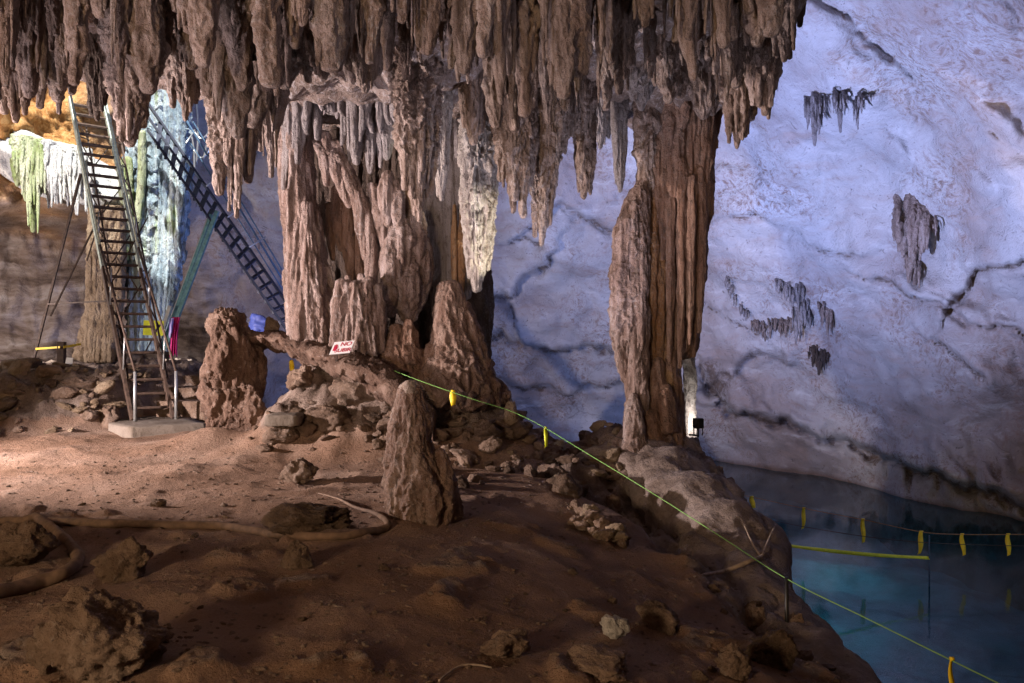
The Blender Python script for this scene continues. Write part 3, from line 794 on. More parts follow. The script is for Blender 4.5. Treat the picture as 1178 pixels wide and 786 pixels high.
# ------------------------------------------------------------------ central flowstone formation
root = empty('flowstone_formation', P(440, 400, 13.4), 'great curtained flowstone mass with hanging folds and dark recesses behind the sign', 'flowstone')
mb = MB()
for k, x in enumerate(np.arange(366, 548, 20)):
    fspire(mb, [(x, 70, 14.9), (x + 2, 200, 15.0), (x, 300, 14.9), (x, 430, 14.6)], [36, 30, 32, 34, 36], nt=60, nz=120, flute=.3, ff=8., knob=.2, seed=k, crust=CR)
part(mb, 'back_curtain', M['drip_dark'], root)
mb = MB()
fspire(mb, [(342, 112, 13.3), (341, 200, 13.3), (352, 300, 13.2), (361, 402, 13.1)], [40, 36, 42, 50, 56], nt=120, nz=240, flute=.24, ff=9., knob=.16, kf=4., saw=.10, sf=2., crust=CR)
fspire(mb, [(332, 118, 13.25), (333, 210, 13.25), (340, 250, 13.25)], [16, 17, 14, 6], nt=60, nz=120, flute=.25, ff=12., saw=.1, crust=CR)
fspire(mb, [(352, 230, 13.05), (356, 300, 13.), (366, 400, 12.95)], [12, 22, 30, 34], nt=80, nz=150, flute=.28, ff=13., knob=.2, saw=.12, crust=CR)
part(mb, 'pillar', M['drip_rose'], root)
mb = MB()   # overlapping curtain folds below the rim
rd = np.random.default_rng(12)
xx = 330.
while xx < 462:
    w = rd.uniform(7, 19); base = np.interp(xx, [330, 345, 365, 380, 395, 405, 420, 440, 448, 462], [215, 185, 150, 160, 165, 205, 208, 204, 175, 150])
    for rep in range(2):
        yb = base + rd.uniform(-34, 6) - 24 * rep; x_ = xx + rd.uniform(-3, 3); dd = 13.12 - .16 * rep + rd.uniform(-.06, .06); w2 = w * (1 - .35 * rep)
        fspire(mb, [(x_, 108, dd + .05), (x_ + rd.normal(0, 1.5), (112 + yb) / 2, dd), (x_ + rd.normal(0, 2), yb, dd)], [w2 * 1.2, w2 * 1.15, w2, w2 * rd.uniform(.3, .7)], nt=48, nz=110, flute=.26, ff=13., knob=.14, saw=.06, sf=3, seed=xx + rep, crust=.4)
    xx += w * .62
part(mb, 'drapery', M['drip_grey'], root)
mb = MB()   # tangled diagonal folds below the rim
for k, (a, b, c, w) in enumerate([((372, 150), (388, 200), (402, 240), 16), ((384, 160), (404, 215), (424, 250), 17), ((398, 190), (412, 230), (420, 300), 16), ((410, 215), (424, 260), (428, 350), 17),
                                   ((428, 210), (436, 240), (444, 290), 18), ((446, 200), (452, 240), (452, 285), 17), ((364, 160), (372, 180), (376, 215), 14), ((432, 270), (428, 320), (424, 370), 15), ((376, 165), (386, 180), (398, 196), 12)]):
    fspire(mb, [(*a, 13.25), (*b, 13.1), (*c, 13.1)], [w * .8, w, w, w * .5], nt=48, nz=110, flute=.25, ff=12., knob=.2, saw=.12, seed=k, crust=CR)
part(mb, 'fold', M['drip_rose'], root)
mb = MB()   # red-brown pipes in the shaded second tier
for k, (x, y0, y1, w) in enumerate([(388, 214, 290, 17), (399, 210, 325, 18), (412, 240, 345, 15), (378, 232, 300, 10), (420, 225, 320, 10), (466, 205, 330, 20), (480, 220, 330, 18)]):
    fspire(mb, [(x, y0, 13.6), (x + 2, (y0 + y1) / 2, 13.55), (x + 5, y1, 13.5)], [w * .8, w, w, w * .4], nt=48, nz=100, flute=.2, ff=11., knob=.1, seed=k, crust=CR)
part(mb, 'pipe', M['column'], root)
mb = MB()   # swelling cascade in the middle
for k, (x, y0, y1, w, dd) in enumerate([(446, 196, 262, 20, 13.), (458, 205, 270, 17, 13.), (464, 250, 330, 34, 13.1), (478, 240, 330, 26, 13.15), (452, 270, 352, 26, 13.), (470, 300, 372, 36, 13.1), (448, 320, 366, 24, 12.95), (486, 270, 350, 24, 13.2)]):
    fspire(mb, [(x, y0, dd), (x - 1, (y0 + y1) / 2, dd - .05), (x, y1, dd)], [w * .6, w * 1.1, w, w * .35], nt=64, nz=110, flute=.22, ff=11., knob=.28, kf=4., saw=.12, seed=k, crust=CR)
part(mb, 'cascade', M['drip_rose'], root)
mb = MB()   # straight organ-pipe columns on the right
for k, (x, w, y1) in enumerate([(498, 16, 330), (508, 14, 338), (518, 15, 340), (527, 14, 348), (536, 16, 345), (545, 15, 335), (489, 14, 318)]):
    fspire(mb, [(x, 95, 13.6), (x, 230, 13.6), (x + 1, y1, 13.5)], [w, w * 1.15, w * 1.1, w * .7], nt=50, nz=150, flute=.2, ff=12., knob=.08, fz=.05, seed=k, crust=CR)
part(mb, 'organ_pipe', M['drip_grey'], root)
mb = MB()
for k, (x, w) in enumerate([(523, 9), (531, 10)]):
    fspire(mb, [(x, 235, 13.35), (x, 290, 13.35), (x, 345, 13.4)], [w * .4, w, w, w * .5], nt=40, nz=90, flute=.2, ff=12., knob=.08, fz=.05, seed=k, crust=CR)
part(mb, 'ochre_stripe', M['drip_orange'], root)
mb = MB()   # squat fluted block at the foot
fspire(mb, [(412, 322, 12.7), (413, 360, 12.65), (413, 412, 12.6)], [44, 54, 57, 60], nt=150, nz=120, flute=.2, ff=11., knob=.1, fz=.05, crust=CR)
for k, (x, yt, w) in enumerate([(394, 320, 22), (408, 324, 22), (424, 318, 24), (434, 326, 18), (388, 330, 14), (400, 316, 12), (416, 314, 12)]):
    fspire(mb, [(x, yt, 12.55), (x, 360, 12.5), (x, 408, 12.45)], [w * .6, w, w * 1.05, w * 1.1], nt=50, nz=90, flute=.22, ff=13., knob=.18, fz=.06, seed=k, crust=CR)
part(mb, 'block', M['drip_rose'], root)
mb = MB()   # smooth dome stalagmite and the bulging skirt under it
fspire(mb, [(518, 322, 12.9), (518, 342, 12.85), (519, 362, 12.8), (523, 400, 12.7), (528, 470, 12.5)], [24, 36, 44, 54, 78, 100, 116], nt=130, nz=140, flute=.12, ff=11., knob=.18, kf=3.5, saw=.12, sf=4., crust=.3)
fspire(mb, [(534, 345, 12.75), (540, 380, 12.7), (546, 440, 12.5)], [10, 26, 36, 40], nt=60, nz=80, flute=.2, ff=11., knob=.25, crust=.4)
part(mb, 'dome', M['stal'], root)
mb = MB()
for k, (x, y0, y1, w) in enumerate([(500, 395, 470, 40), (535, 385, 470, 38), (482, 400, 450, 30), (545, 400, 455, 26), (456, 372, 430, 30), (440, 388, 432, 26), (470, 366, 420, 22), (552, 420, 470, 26), (425, 402, 440, 30)]):
    fspire(mb, [(x, y0, 12.6), (x, (y0 + y1) / 2, 12.55), (x + 2, y1, 12.4)], [w * .4, w * .9, w * 1.1, w * 1.2], nt=60, nz=70, flute=.22, ff=9., knob=.24, seed=k, crust=CR)
part(mb, 'skirt', M['column'], root)

# ------------------------------------------------------------------ tall column on the right
root = empty('dripstone_column', P(755, 520, 12.8), 'tall red brown fluted dripstone column joining ceiling and rock mound beside the pool', 'column')
mb = MB()
pxspire(mb, [(792, 40, 12.8), (794, 150, 12.8), (792, 250, 12.8), (786, 340, 12.8), (780, 415, 12.85)], [68, 62, 56, 50, 46, 38], nt=260, nz=300, flute=.17, ff=11., knob=.10, fz=.07, kf=2.5, crust=CR)
for k, (x, y0, y1, w, dd) in enumerate([(815, 60, 210, 24, 12.9), (772, 110, 420, 13, 12.5), (784, 180, 425, 12, 12.45), (795, 200, 398, 12, 12.45), (806, 190, 384, 13, 12.5), (800, 300, 412, 10, 12.6), (778, 60, 230, 22, 12.5), (800, 60, 190, 26, 12.55), (764, 80, 300, 15, 12.55), (822, 40, 165, 22, 12.7), (756, 50, 260, 22, 12.6), (812, 60, 300, 14, 12.6), (786, 40, 150, 24, 12.4), (770, 40, 180, 22, 12.45)]):
    pxspire(mb, [(x, y0, dd), (x, (y0 + y1) / 2, dd), (x - 2, y1, dd)], [w, w * rng.uniform(.8, 1.2), w * .9, w * .4], nt=56, nz=170, flute=.25, ff=12., knob=.2, fz=.08, saw=.05, seed=k, crust=CR)
part(mb, 'shaft', M['column'], root)
mb = MB()
pxspire(mb, [(752, 190, 12.9), (748, 260, 12.85), (752, 350, 12.85), (756, 440, 12.8), (760, 515, 12.7)], [30, 44, 46, 46, 50, 62], nt=120, nz=240, flute=.2, ff=8., knob=.12, fz=.06, crust=CR)
for k, (x, y0, y1, w, dd) in enumerate([(750, 225, 420, 14, 12.5), (758, 250, 470, 16, 12.55), (744, 215, 330, 12, 12.5), (764, 300, 480, 13, 12.6)]):
    pxspire(mb, [(x + 2, y0, dd + .1), (x, (y0 + y1) / 2, dd), (x + 1, y1, dd + .05)], [w * .5, w, w * .9, w * .5], nt=50, nz=150, flute=.25, ff=11., knob=.25, fz=.08, saw=.06, seed=k, crust=.3)
part(mb, 'core', M['drip_orange'], root)
mb = MB()
pxspire(mb, [(746, 196, 12.7), (732, 232, 12.5), (721, 300, 12.5), (720, 400, 12.5), (722, 442, 12.5)], [14, 24, 34, 36, 36, 34, 28, 14], nt=110, nz=230, flute=.22, ff=9., knob=.18, saw=.12, sf=2.5, crust=CR)
pxspire(mb, [(738, 215, 12.5), (736, 300, 12.4), (734, 400, 12.4), (733, 500, 12.35)], [16, 22, 24, 24, 30], nt=90, nz=230, flute=.22, ff=11., knob=.14, saw=.08, sf=2., crust=CR)
pxspire(mb, [(710, 260, 12.55), (709, 330, 12.55), (713, 430, 12.55)], [10, 13, 13, 5], nt=60, nz=140, flute=.25, ff=12., knob=.15, saw=.1, crust=CR)
part(mb, 'side_shaft', M['drip_rose'], root)
mb = MB()
pxspire(mb, [(744, 70, 12.6), (745, 150, 12.6), (746, 222, 12.6)], [34, 30, 28, 18], nt=90, nz=160, flute=.24, ff=9., knob=.26, saw=.28, sf=3.5, crust=CR)
pxspire(mb, [(733, 80, 12.65), (735, 150, 12.65), (737, 205, 12.65)], [16, 14, 12, 5], nt=56, nz=110, flute=.24, ff=10., knob=.26, saw=.25, crust=CR)
part(mb, 'shaggy_head', M['drip'], root)
mb = MB()
for k, (x, y0, y1, w, dd) in enumerate([(768, 385, 535, 32, 12.7), (775, 405, 540, 24, 12.75), (756, 410, 530, 30, 12.5), (764, 440, 500, 26, 12.4), (774, 455, 540, 20, 12.5), (748, 470, 525, 30, 12.3)]):
    pxspire(mb, [(x, y0, dd), (x + 1, (y0 + y1) / 2, dd - .05), (x + 3, y1, dd - .05)], [w * .45, w * .9, w * 1.05, w * 1.1], nt=64, nz=110, flute=.16, ff=8., knob=.22, kf=3., fz=.15, seed=k, crust=CR)
part(mb, 'foot', M['column'], root)
mb = MB()
pxspire(mb, [(791, 398, 13.5), (794, 440, 13.6), (794, 480, 13.6), (794, 545, 13.5)], [14, 16, 13, 15, 16], nt=60, nz=130, flute=.15, ff=9., knob=.22, saw=.08, crust=CR)
part(mb, 'bright_rib', M['drip_pale'], root, label='narrow cream rib on the pool side, glaring in the flood lamp')
mb = MB()
pxspire(mb, [(742, 478, 12.5), (740, 500, 12.4), (738, 540, 12.2), (736, 600, 12.)], [30, 70, 112, 150, 190], nt=150, nz=110, flute=.12, ff=5., knob=.16, kf=2.5, asp=(1, .55), crust=CR)
pxspire(mb, [(728, 452, 12.15), (729, 480, 12.1), (730, 520, 12.)], [8, 22, 26, 36], nt=60, nz=80, flute=.25, ff=13., knob=.14, crust=CR)
part(mb, 'base_mound', M['drip_rose'], root)

# ------------------------------------------------------------------ stalagmites and boulders standing on the floor
mb = MB()
b0 = on_ground(482, 590)
dS = b0[1] + .05
root = empty('stalagmite', P(482, 590, dS), 'conical red brown stalagmite with a chipped pale top standing alone on the dirt', 'stalagmite')
pxspire(mb, [(473, 440, dS), (472, 470, dS), (472, 505, dS), (478, 540, dS), (486, 572, dS), (490, 606, dS)], [26, 38, 47, 54, 68, 82, 90, 84], nt=180, nz=220, flute=.13, ff=8., knob=.16, kf=3., saw=.05, sf=2.5, fz=.12, crust=.55)
pxspire(mb, [(506, 515, dS - .05), (511, 560, dS - .1), (510, 605, dS - .1)], [10, 26, 34, 36], nt=80, nz=90, flute=.2, ff=9., knob=.22, crust=.6)
pxspire(mb, [(458, 520, dS - .12), (458, 560, dS - .14), (460, 605, dS - .14)], [8, 22, 30, 32], nt=80, nz=90, flute=.2, ff=9., knob=.22, crust=.6)
part(mb, 'body', M['stal'], root)
mb = MB(); pxspire(mb, [(473, 437, dS), (473, 445, dS), (473, 456, dS)], [14, 22, 28, 30, 22], nt=80, nz=50, flute=.2, ff=9., knob=.3, kf=6., crust=.5)
part(mb, 'chipped_top', M['pale_chip'], root)

mb = MB(); dP = 13.2
for (x, y, dd, sx, sy, sz, sd_) in [(269, 436, dP, .44, .42, 1.02, 201), (261, 402, dP - .05, .36, .36, .66, 202), (284, 426, dP + .12, .27, .30, .70, 203), (254, 462, dP - .18, .32, .28, .55, 204), (280, 470, dP - .2, .36, .3, .52, 205), (262, 374, dP - .02, .30, .28, .30, 206)]:
    V = rock_grid((sx, sy, sz), sd_, 120, 120, 11, .19, 2.3)
    mb.grid(V + P(x, y, dd), wrap=True, cap=True)
tag(mb.build('rock_pillar', M['rock_red'], loc=P(270, 490, dP)), 'squat brown rock pillar with a rough top at one end of the natural bridge', 'rock pillar')

# natural bridge
mb = MB()
path = spline(np.array([P(290, 388, 13.5), P(322, 391, 13.4), P(352, 399, 13.2), P(385, 411, 12.8), P(420, 424, 12.4), P(455, 446, 12.0), P(500, 486, 11.6)]), 10)
th = np.linspace(0, 2 * np.pi, 64, endpoint=False)
nS = len(path); tt = np.linspace(0, 1, nS)
wid = np.interp(tt, [0, .2, .6, 1], [.4, .5, .75, .35]); hgt = np.interp(tt, [0, .15, .5, .8, 1], [.12, .14, .24, .34, .26])
pfine = np.stack([np.interp(np.linspace(0, 1, 200), tt, path[:, k]) for k in range(3)], axis=1); wid = np.interp(np.linspace(0, 1, 200), tt, wid); hgt = np.interp(np.linspace(0, 1, 200), tt, hgt)
V = np.zeros((200, 64, 3)); V[:] = pfine[:, None]
V[..., 1] += wid[:, None] * np.cos(th); V[..., 2] += hgt[:, None] * np.sin(th) * np.where(np.sin(th) > 0, .75, 1)
nn = (ridged(V.reshape(-1, 3) * 1.8, 4) - 1).reshape(200, 64) * .07 + fbm(V.reshape(-1, 3) * 5, 3).reshape(200, 64) * .05
V[..., 2] += nn; V[..., 1] += nn * .6
mb.grid(V, wrap=True, cap=True)
tag(mb.build('rock_bridge', M['rock_red'], loc=P(380, 412, 13)), 'low natural rock bridge sloping from the pillar to the flowstone foot, blue wall showing beneath', 'rock bridge')

def boulder(px, py, w, h, label, mat='rock', name='boulder', seed=1, depth=None, planes=14, rough=.14, dpx=0., rf=2.2, sink=.25, group=None, nu=64, nv=48, dmin=2.):
    g = on_ground(px, py, dmin); d = g[1]
    sx = w / 2 * d / F; sz = h / 2 * d / F; sy = depth if depth else sx * .85
    V = rock_grid((sx, sy, sz * (1 + sink)), seed, nu, nv, planes, rough, rf)
    c = np.array([g[0], d + sy * .6, g[2] + sz * (1 - sink)])
    o = MB().grid(V + c, wrap=True, cap=True).build(name, M[mat], loc=c)
    return tag(o, label, name.replace('_', ' '), group)

boulder(108, 778, 132, 84, 'large gnarled muddy rock knob in the dark dirt closest to the camera', 'rock', seed=11, rough=.24, rf=2.2, nu=120, nv=90, planes=8)
boulder(56, 776, 56, 52, 'smaller lump joined to the large gnarled muddy rock knob', 'rock', seed=12, rough=.24, rf=2.2)
boulder(140, 668, 66, 42, 'low rounded dark rock beside the curved root', 'rock_dark', seed=13, rough=.25)
boulder(10, 655, 74, 48, 'dark boulder cut by the picture edge behind the curved root', 'rock_dark', seed=14, rough=.22)
boulder(338, 655, 40, 26, 'small pointed dark stone alone on the dirt below the hose', 'rock_dark', seed=15, rough=.2)
boulder(352, 614, 92, 32, 'flat dark slab of rock touching the hose', 'rock_dark', seed=16, rough=.25, nu=80)
boulder(340, 555, 38, 26, 'small double lump of brown stone casting a shadow on the lit dirt', 'rock', seed=17, rough=.3)
boulder(180, 583, 22, 8, 'flat chip of stone on the brightly lit dirt', 'rock_dark', seed=18)
boulder(708, 736, 30, 28, 'pale speckled stone on the dark slope', 'rock_white', seed=19, rough=.2)
boulder(580, 758, 64, 24, 'broad dark stone half buried near the bottom edge', 'rock', seed=20, rough=.22)
boulder(895, 770, 56, 40, 'round dark boulder leaning at the foot of the thin post', 'rock_dark', seed=21, rough=.2)
boulder(870, 728, 30, 26, 'pinkish rock left of the thin post', 'rock', seed=22, rough=.25)
boulder(916, 742, 24, 38, 'upright brown rock right of the thin post', 'rock', seed=23, rough=.22)
boulder(850, 782, 44, 34, 'dark rock below the pinkish rock by the post', 'rock', seed=24, rough=.25)
boulder(690, 780, 84, 26, 'wide dark rock at the bottom edge under the pale speckled stone', 'rock', seed=25, rough=.25)
boulder(760, 726, 50, 30, 'muddy bulge of rock right of the pale speckled stone', 'rock', seed=26, rough=.2)
boulder(590, 500, 22, 34, 'stubby pale stone wrapped with the green cord on the crest', 'rock_tan', seed=27, rough=.2, dmin=9)
boulder(645, 520, 16, 14, 'white stone under the lemon tag on the crest', 'rock_white', seed=28, dmin=9)
boulder(410, 470, 70, 44, 'big brown boulder below the natural bridge', 'rock', seed=29, rough=.24, dmin=8)
boulder(380, 496, 60, 30, 'slanting brown slab before the big boulder under the bridge', 'rock', seed=30, rough=.24, dmin=8)
boulder(460, 500, 60, 26, 'flat shelf of brown rock behind the conical stalagmite', 'rock', seed=31, rough=.24, dmin=8)
boulder(345, 446, 36, 22, 'rounded brown boulder sitting in the bridge opening', 'rock', seed=32, rough=.22, dmin=9)
boulder(640, 500, 44, 30, 'brown boulder on the crest between cord tag and column', 'rock', seed=33, rough=.25, dmin=9)

def mass(px, py, d, size, label, mat, seed, rot=0., planes=16, rough=.10, rf=1.6, tilt=0.):
    V = rock_grid(size, seed, 170, 120, planes, rough, rf)
    q_ = V.reshape(-1, 3); n_ = q_ / np.linalg.norm(q_, axis=1)[:, None]
    e_ = .05 * (ridged(q_ * 1.6 + seed, 4) - 1) + .022 * (ridged(q_ * np.array([3., 3., 6.]) + seed, 3) - 1)
    V = (q_ + n_ * e_[:, None]).reshape(V.shape)
    c_, s_ = math.cos(rot), math.sin(rot); V = V @ np.array([[c_, s_, 0], [-s_, c_, 0], [0, 0, 1]])
    V[..., 2] += tilt * V[..., 1]
    c = P(px, py, d)
    return tag(MB().grid(V + c, wrap=True, cap=True).build('bank_rock', M[mat], loc=c), label, 'rock')
mass(722, 556, 12.5, (1.22, .95, .74), 'broad pale rounded rock mass carrying the tall column', 'rock_lilac', 301, rough=.09)
bp = spline(np.array([P(728, 520, 12.5), P(786, 566, 11.1), P(832, 622, 9.6), P(843, 676, 8.5), P(884, 738, 7.2), P(962, 812, 5.8), P(1060, 900, 4.7)]), 30)
nB = len(bp); tb = np.linspace(0, 1, nB); th = np.linspace(0, 2 * np.pi, 200, endpoint=False)
bw_ = np.interp(tb, [0, .17, .33, .5, .67, .83, 1], [.70, .74, .66, .54, .46, .42, .4]); bh_ = np.interp(tb, [0, .17, .33, .5, .67, .83, 1], [.30, .42, .52, .48, .40, .36, .3])
T_ = np.gradient(bp, axis=0); T_[:, 2] = 0; T_ /= np.linalg.norm(T_, axis=1)[:, None]; A_ = np.stack([-T_[:, 1], T_[:, 0], 0 * T_[:, 0]], axis=1)
V = np.repeat(bp[:, None], 200, 1) + A_[:, None] * (bw_[:, None] * np.cos(th))[..., None]; V[..., 2] += bh_[:, None] * np.sin(th) - .04
qb = V.reshape(-1, 3); nb = qb - np.repeat(bp[:, None], 200, 1).reshape(-1, 3); nb /= np.linalg.norm(nb, axis=1)[:, None]
g1, g2, gi = worley(qb * np.array([1.5, 1.1, 1.6]) + .4 * np.stack([fbm(qb * 1.2 + k, 2) for k in (0, 9, 18)], axis=1))
eb_ = .10 * fbm(qb * .9, 3) - .16 * (g1 ** 2 - .25) + .10 * (gi - .5) * smooth(0, .10, g2 - g1) + .025 * (ridged(qb * np.array([3.2, 1.8, 3.]), 3) - 1) + .010 * fbm(qb * 9, 3)
V = (qb + nb * eb_[:, None]).reshape(V.shape)
tag(MB().grid(V, wrap=True, cap=True).build('bank_rock', M['rock_lilac'], loc=bp[60]), 'long pale rounded rock bank falling from the column foot along the pool edge', 'rock')

BANKV = V.reshape(-1, 3).copy()
def on_bank(px, py):
    u_ = 589 + F * BANKV[:, 0] / BANKV[:, 1]; v_ = 393 - F * (BANKV[:, 2] - EYE) / BANKV[:, 1]
    m_ = np.hypot(u_ - px, v_ - py) < 5
    if not m_.any(): return on_ground(px, py, 4)
    d_ = BANKV[m_, 1].min(); g_ = on_ground(px, py, 4)
    return P(px, py, d_ - .03) if d_ < g_[1] else g_

# the cut block with its flat cap
g = on_ground(325, 514, 6)
root = empty('rock_block', g, 'knee high rock block with a flat squared cap stone', 'rock block')
s = g[1] / F
V = rock_grid((22 * s, .22, 17 * s), 41, 70, 50, 9, .16, 2.5) + (g + np.array([0, .15, 12 * s]))
part(MB().grid(V, wrap=True, cap=True), 'stone', M['rock'], root)
mbc = MB()
tq = np.linspace(0, 2 * np.pi, 80, endpoint=False); sq = np.stack([np.sign(np.cos(tq)) * np.abs(np.cos(tq)) ** .35 * 20 * s, np.sign(np.sin(tq)) * np.abs(np.sin(tq)) ** .35 * .24], axis=1)
rows = [np.c_[sq * f, np.full(80, zz_ * s)] for f, zz_ in ((.4, 0), (.94, 0), (1, 1.5), (1, 5), (.99, 10), (.95, 12.5), (.6, 13), (.2, 13))]
V = np.stack(rows); V = V + .018 * np.stack([fbm(V.reshape(-1, 3) * 5 + k, 3) for k in (0, 30, 60)], axis=1).reshape(V.shape)
mbc.grid(V + (g + np.array([-.01, .15, 24 * s])), wrap=True, cap=True)
part(mbc, 'cap_stone', M['concrete'], root)

# ------------------------------------------------------------------ rubble: every rock its own object
rp = {}
for mname in ('rock', 'rock_tan', 'rock_dark'):
    rp[mname] = []
    for s in range(9):
        o = MB().grid(rock_grid((1, 1, 1), 60 + s, 34, 26, 11, .16, 2.2), wrap=True, cap=True).build('rubble_rock', M[mname]); rp[mname].append(o.data); bpy.data.objects.remove(o)
rs = np.random.default_rng(21)
def scatter(n, xr, yr, sz, mats, label, group, test=None, name='rubble_rock', up=.25):
    k = 0; tries = 0
    while k < n and tries < n * 30:
        tries += 1
        x = rs.uniform(*xr); y = rs.uniform(*yr)
        if test and not test(x, y): continue
        s = sz[0] * (sz[1] / sz[0]) ** (rs.uniform() ** 1.7)
        o = bpy.data.objects.new(name, random.choice(rp[random.choice(mats)])); C.objects.link(o)
        o.scale = (s * rs.uniform(.8, 1.35), s * rs.uniform(.6, 1.1), s * rs.uniform(.35, .8))
        o.rotation_euler = (rs.uniform(-.5, .5), rs.uniform(-.5, .5), rs.uniform(0, 6.28))
        o.location = (x, y, gz(x, y) + s * up)
        tag(o, label, 'rock', group); k += 1
bank = lambda x, y: y > np.interp(x, [-14, -9, -8.0, -7.2, -5], [13.2, 13.9, 14.5, 16.3, 16.5]) and x < -5.4
scatter(135, (-10.8, -5.4), (13.4, 17.2), (.06, .30), ['rock', 'rock_tan', 'rock_tan'], 'broken brown rock in the rubble bank around the foot of the green ladder', 'rocks of the rubble bank', bank)
scatter(38, (-4.0, -.4), (10.6, 12.4), (.05, .2), ['rock', 'rock_dark'], 'brown rock on the slope under the flowstone and natural bridge', 'rocks under the flowstone', lambda x, y: gz(x, y) > .12 and not (x < -3.2 and y > 12.2))
scatter(60, (-.2, 1.5), (10.6, 13.4), (.04, .17), ['rock', 'rock', 'rock_tan'], 'small brown rock strewn on the crest left of the tall column', 'rocks on the crest')
scatter(30, (-2.3, -.3), (11.0, 12.3), (.08, .26), ['rock', 'rock_dark', 'rock'], 'brown block in the heap at the foot of the flowstone dome', 'blocks at the flowstone foot', name='broken_rock', up=.45)
scatter(46, (-1.1, 1.0), (9.6, 12.6), (.05, .24), ['rock', 'rock_dark', 'rock'], 'broken brown rock on the slope between lone stalagmite and tall column', 'broken rocks on the slope', name='broken_rock')
gb = rock_grid((1, 1, .7), 5, 8, 6, 9, .1); mbg = MB()
for _ in range(2600):
    yy_ = 3.2 * (12.5 / 3.2) ** rs.uniform(); xx_ = rs.uniform(-.68, .45) * yy_
    if xx_ > np.interp(yy_, EY, EX) - .3: continue
    s_ = .006 + .012 * rs.uniform() ** 3 + .0012 * yy_; a_ = rs.uniform(0, 6.28); c_, n_ = math.cos(a_), math.sin(a_)
    mbg.grid((gb * np.array([s_ * rs.uniform(.8, 1.5), s_, s_ * rs.uniform(.5, 1)])) @ np.array([[c_, n_, 0], [-n_, c_, 0], [0, 0, 1]]) + np.array([xx_, yy_, 0]), wrap=True, cap=True)
cen_ = np.array([g_[0] for g_ in [v_.mean(axis=0, keepdims=True) for v_ in mbg.v[0::3]]]); hz = ground(cen_[:, 0], cen_[:, 1])[0]
for k_ in range(len(hz)):
    for j_ in range(3): mbg.v[3 * k_ + j_][:, 2] += hz[k_]
tag(mbg.build('gravel', M['rock'], smooth_=False), 'loose grit strewn over the trodden dirt', kind='stuff')
pc = on_ground(682, 612, 6)
scatter(38, (pc[0] - .28, pc[0] + .32), (pc[1] - .55, pc[1] + .55), (.05, .12), ['rock', 'rock', 'rock_tan'], 'fist sized grey brown stone in the small heap on the slope', 'stones of the small heap', lambda x, y: abs((x - pc[0]) + .45 * (y - pc[1])) < .2, up=.9)
scatter(46, (.55, 1.75), (11.4, 13.3), (.04, .16), ['rock', 'rock_tan', 'rock'], 'grey brown stone heaped against the left side of the tall column base', 'stones by the column base', lambda x, y: gz(x, y) > -.35, name='loose_stone', up=.35)
scatter(14, (1.6, 2.5), (5.2, 7.2), (.03, .09), ['rock_dark'], 'small dark stone lying near the thin post', 'stones near the post')
scatter(26, (-3.5, 1.4), (3.9, 7.2), (.015, .06), ['rock_dark'], 'muddy pebble on the dark foreground dirt', 'pebbles on the dark dirt')
scatter(18, (-5.5, -1.5), (7.5, 11.), (.012, .05), ['rock'], 'small pebble on the lamp lit dirt', 'pebbles on the lit dirt')

# ------------------------------------------------------------------ daylight flowstones under the sinkhole
root = empty('flowstone_drapery', P(60, 200, 21.5), 'sunlit white and green flowstone drapery under the sinkhole left of the ladder', 'flowstone')
mb = MB()
c = P(66, 197, 21.4)
V = rock_grid((1.75, 1.0, .72), 71, 90, 60, 9, .14, 2.) ; V[..., 2] += -.28 * V[..., 0]
mb.grid(V + c, wrap=True, cap=True); part(mb, 'ledge', M['white_flow'], root)
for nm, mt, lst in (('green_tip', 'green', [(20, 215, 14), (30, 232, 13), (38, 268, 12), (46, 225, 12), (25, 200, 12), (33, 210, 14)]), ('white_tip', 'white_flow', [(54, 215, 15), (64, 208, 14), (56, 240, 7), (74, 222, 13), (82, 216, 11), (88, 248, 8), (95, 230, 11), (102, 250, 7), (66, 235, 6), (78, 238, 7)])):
    mb = MB()
    for k, (x, yb, w) in enumerate(lst):
        pxspire(mb, [(x, 150 + .2 * x, 20.7), (x, (160 + yb) / 2, 20.5), (x, yb, 20.5)], [w * 1.1, w * 1.2, w, w * .3], nt=40, nz=90, flute=.25, ff=5., knob=.2, saw=.1, seed=k, crust=.3)
    rz_ = np.random.default_rng(len(lst))
    for k in range(len(lst) * 4):
        x, yb, w = lst[rz_.integers(len(lst))]; x += rz_.uniform(-6, 6); f = rz_.uniform(.45, 1.02); y0_ = 152 + .2 * x + rz_.uniform(0, 20)
        pxspire(mb, [(x, y0_, 20.45), (x + rz_.normal(0, .8), y0_ + (yb - y0_) * f * .5, 20.3), (x, y0_ + (yb - y0_) * f, 20.25)], [3.5, 4.5, 3.6, 1.5], nt=20, nz=60, flute=.25, ff=8., knob=.25, saw=.12, seed=k, crust=.3)
    part(mb, nm, M[mt], root)
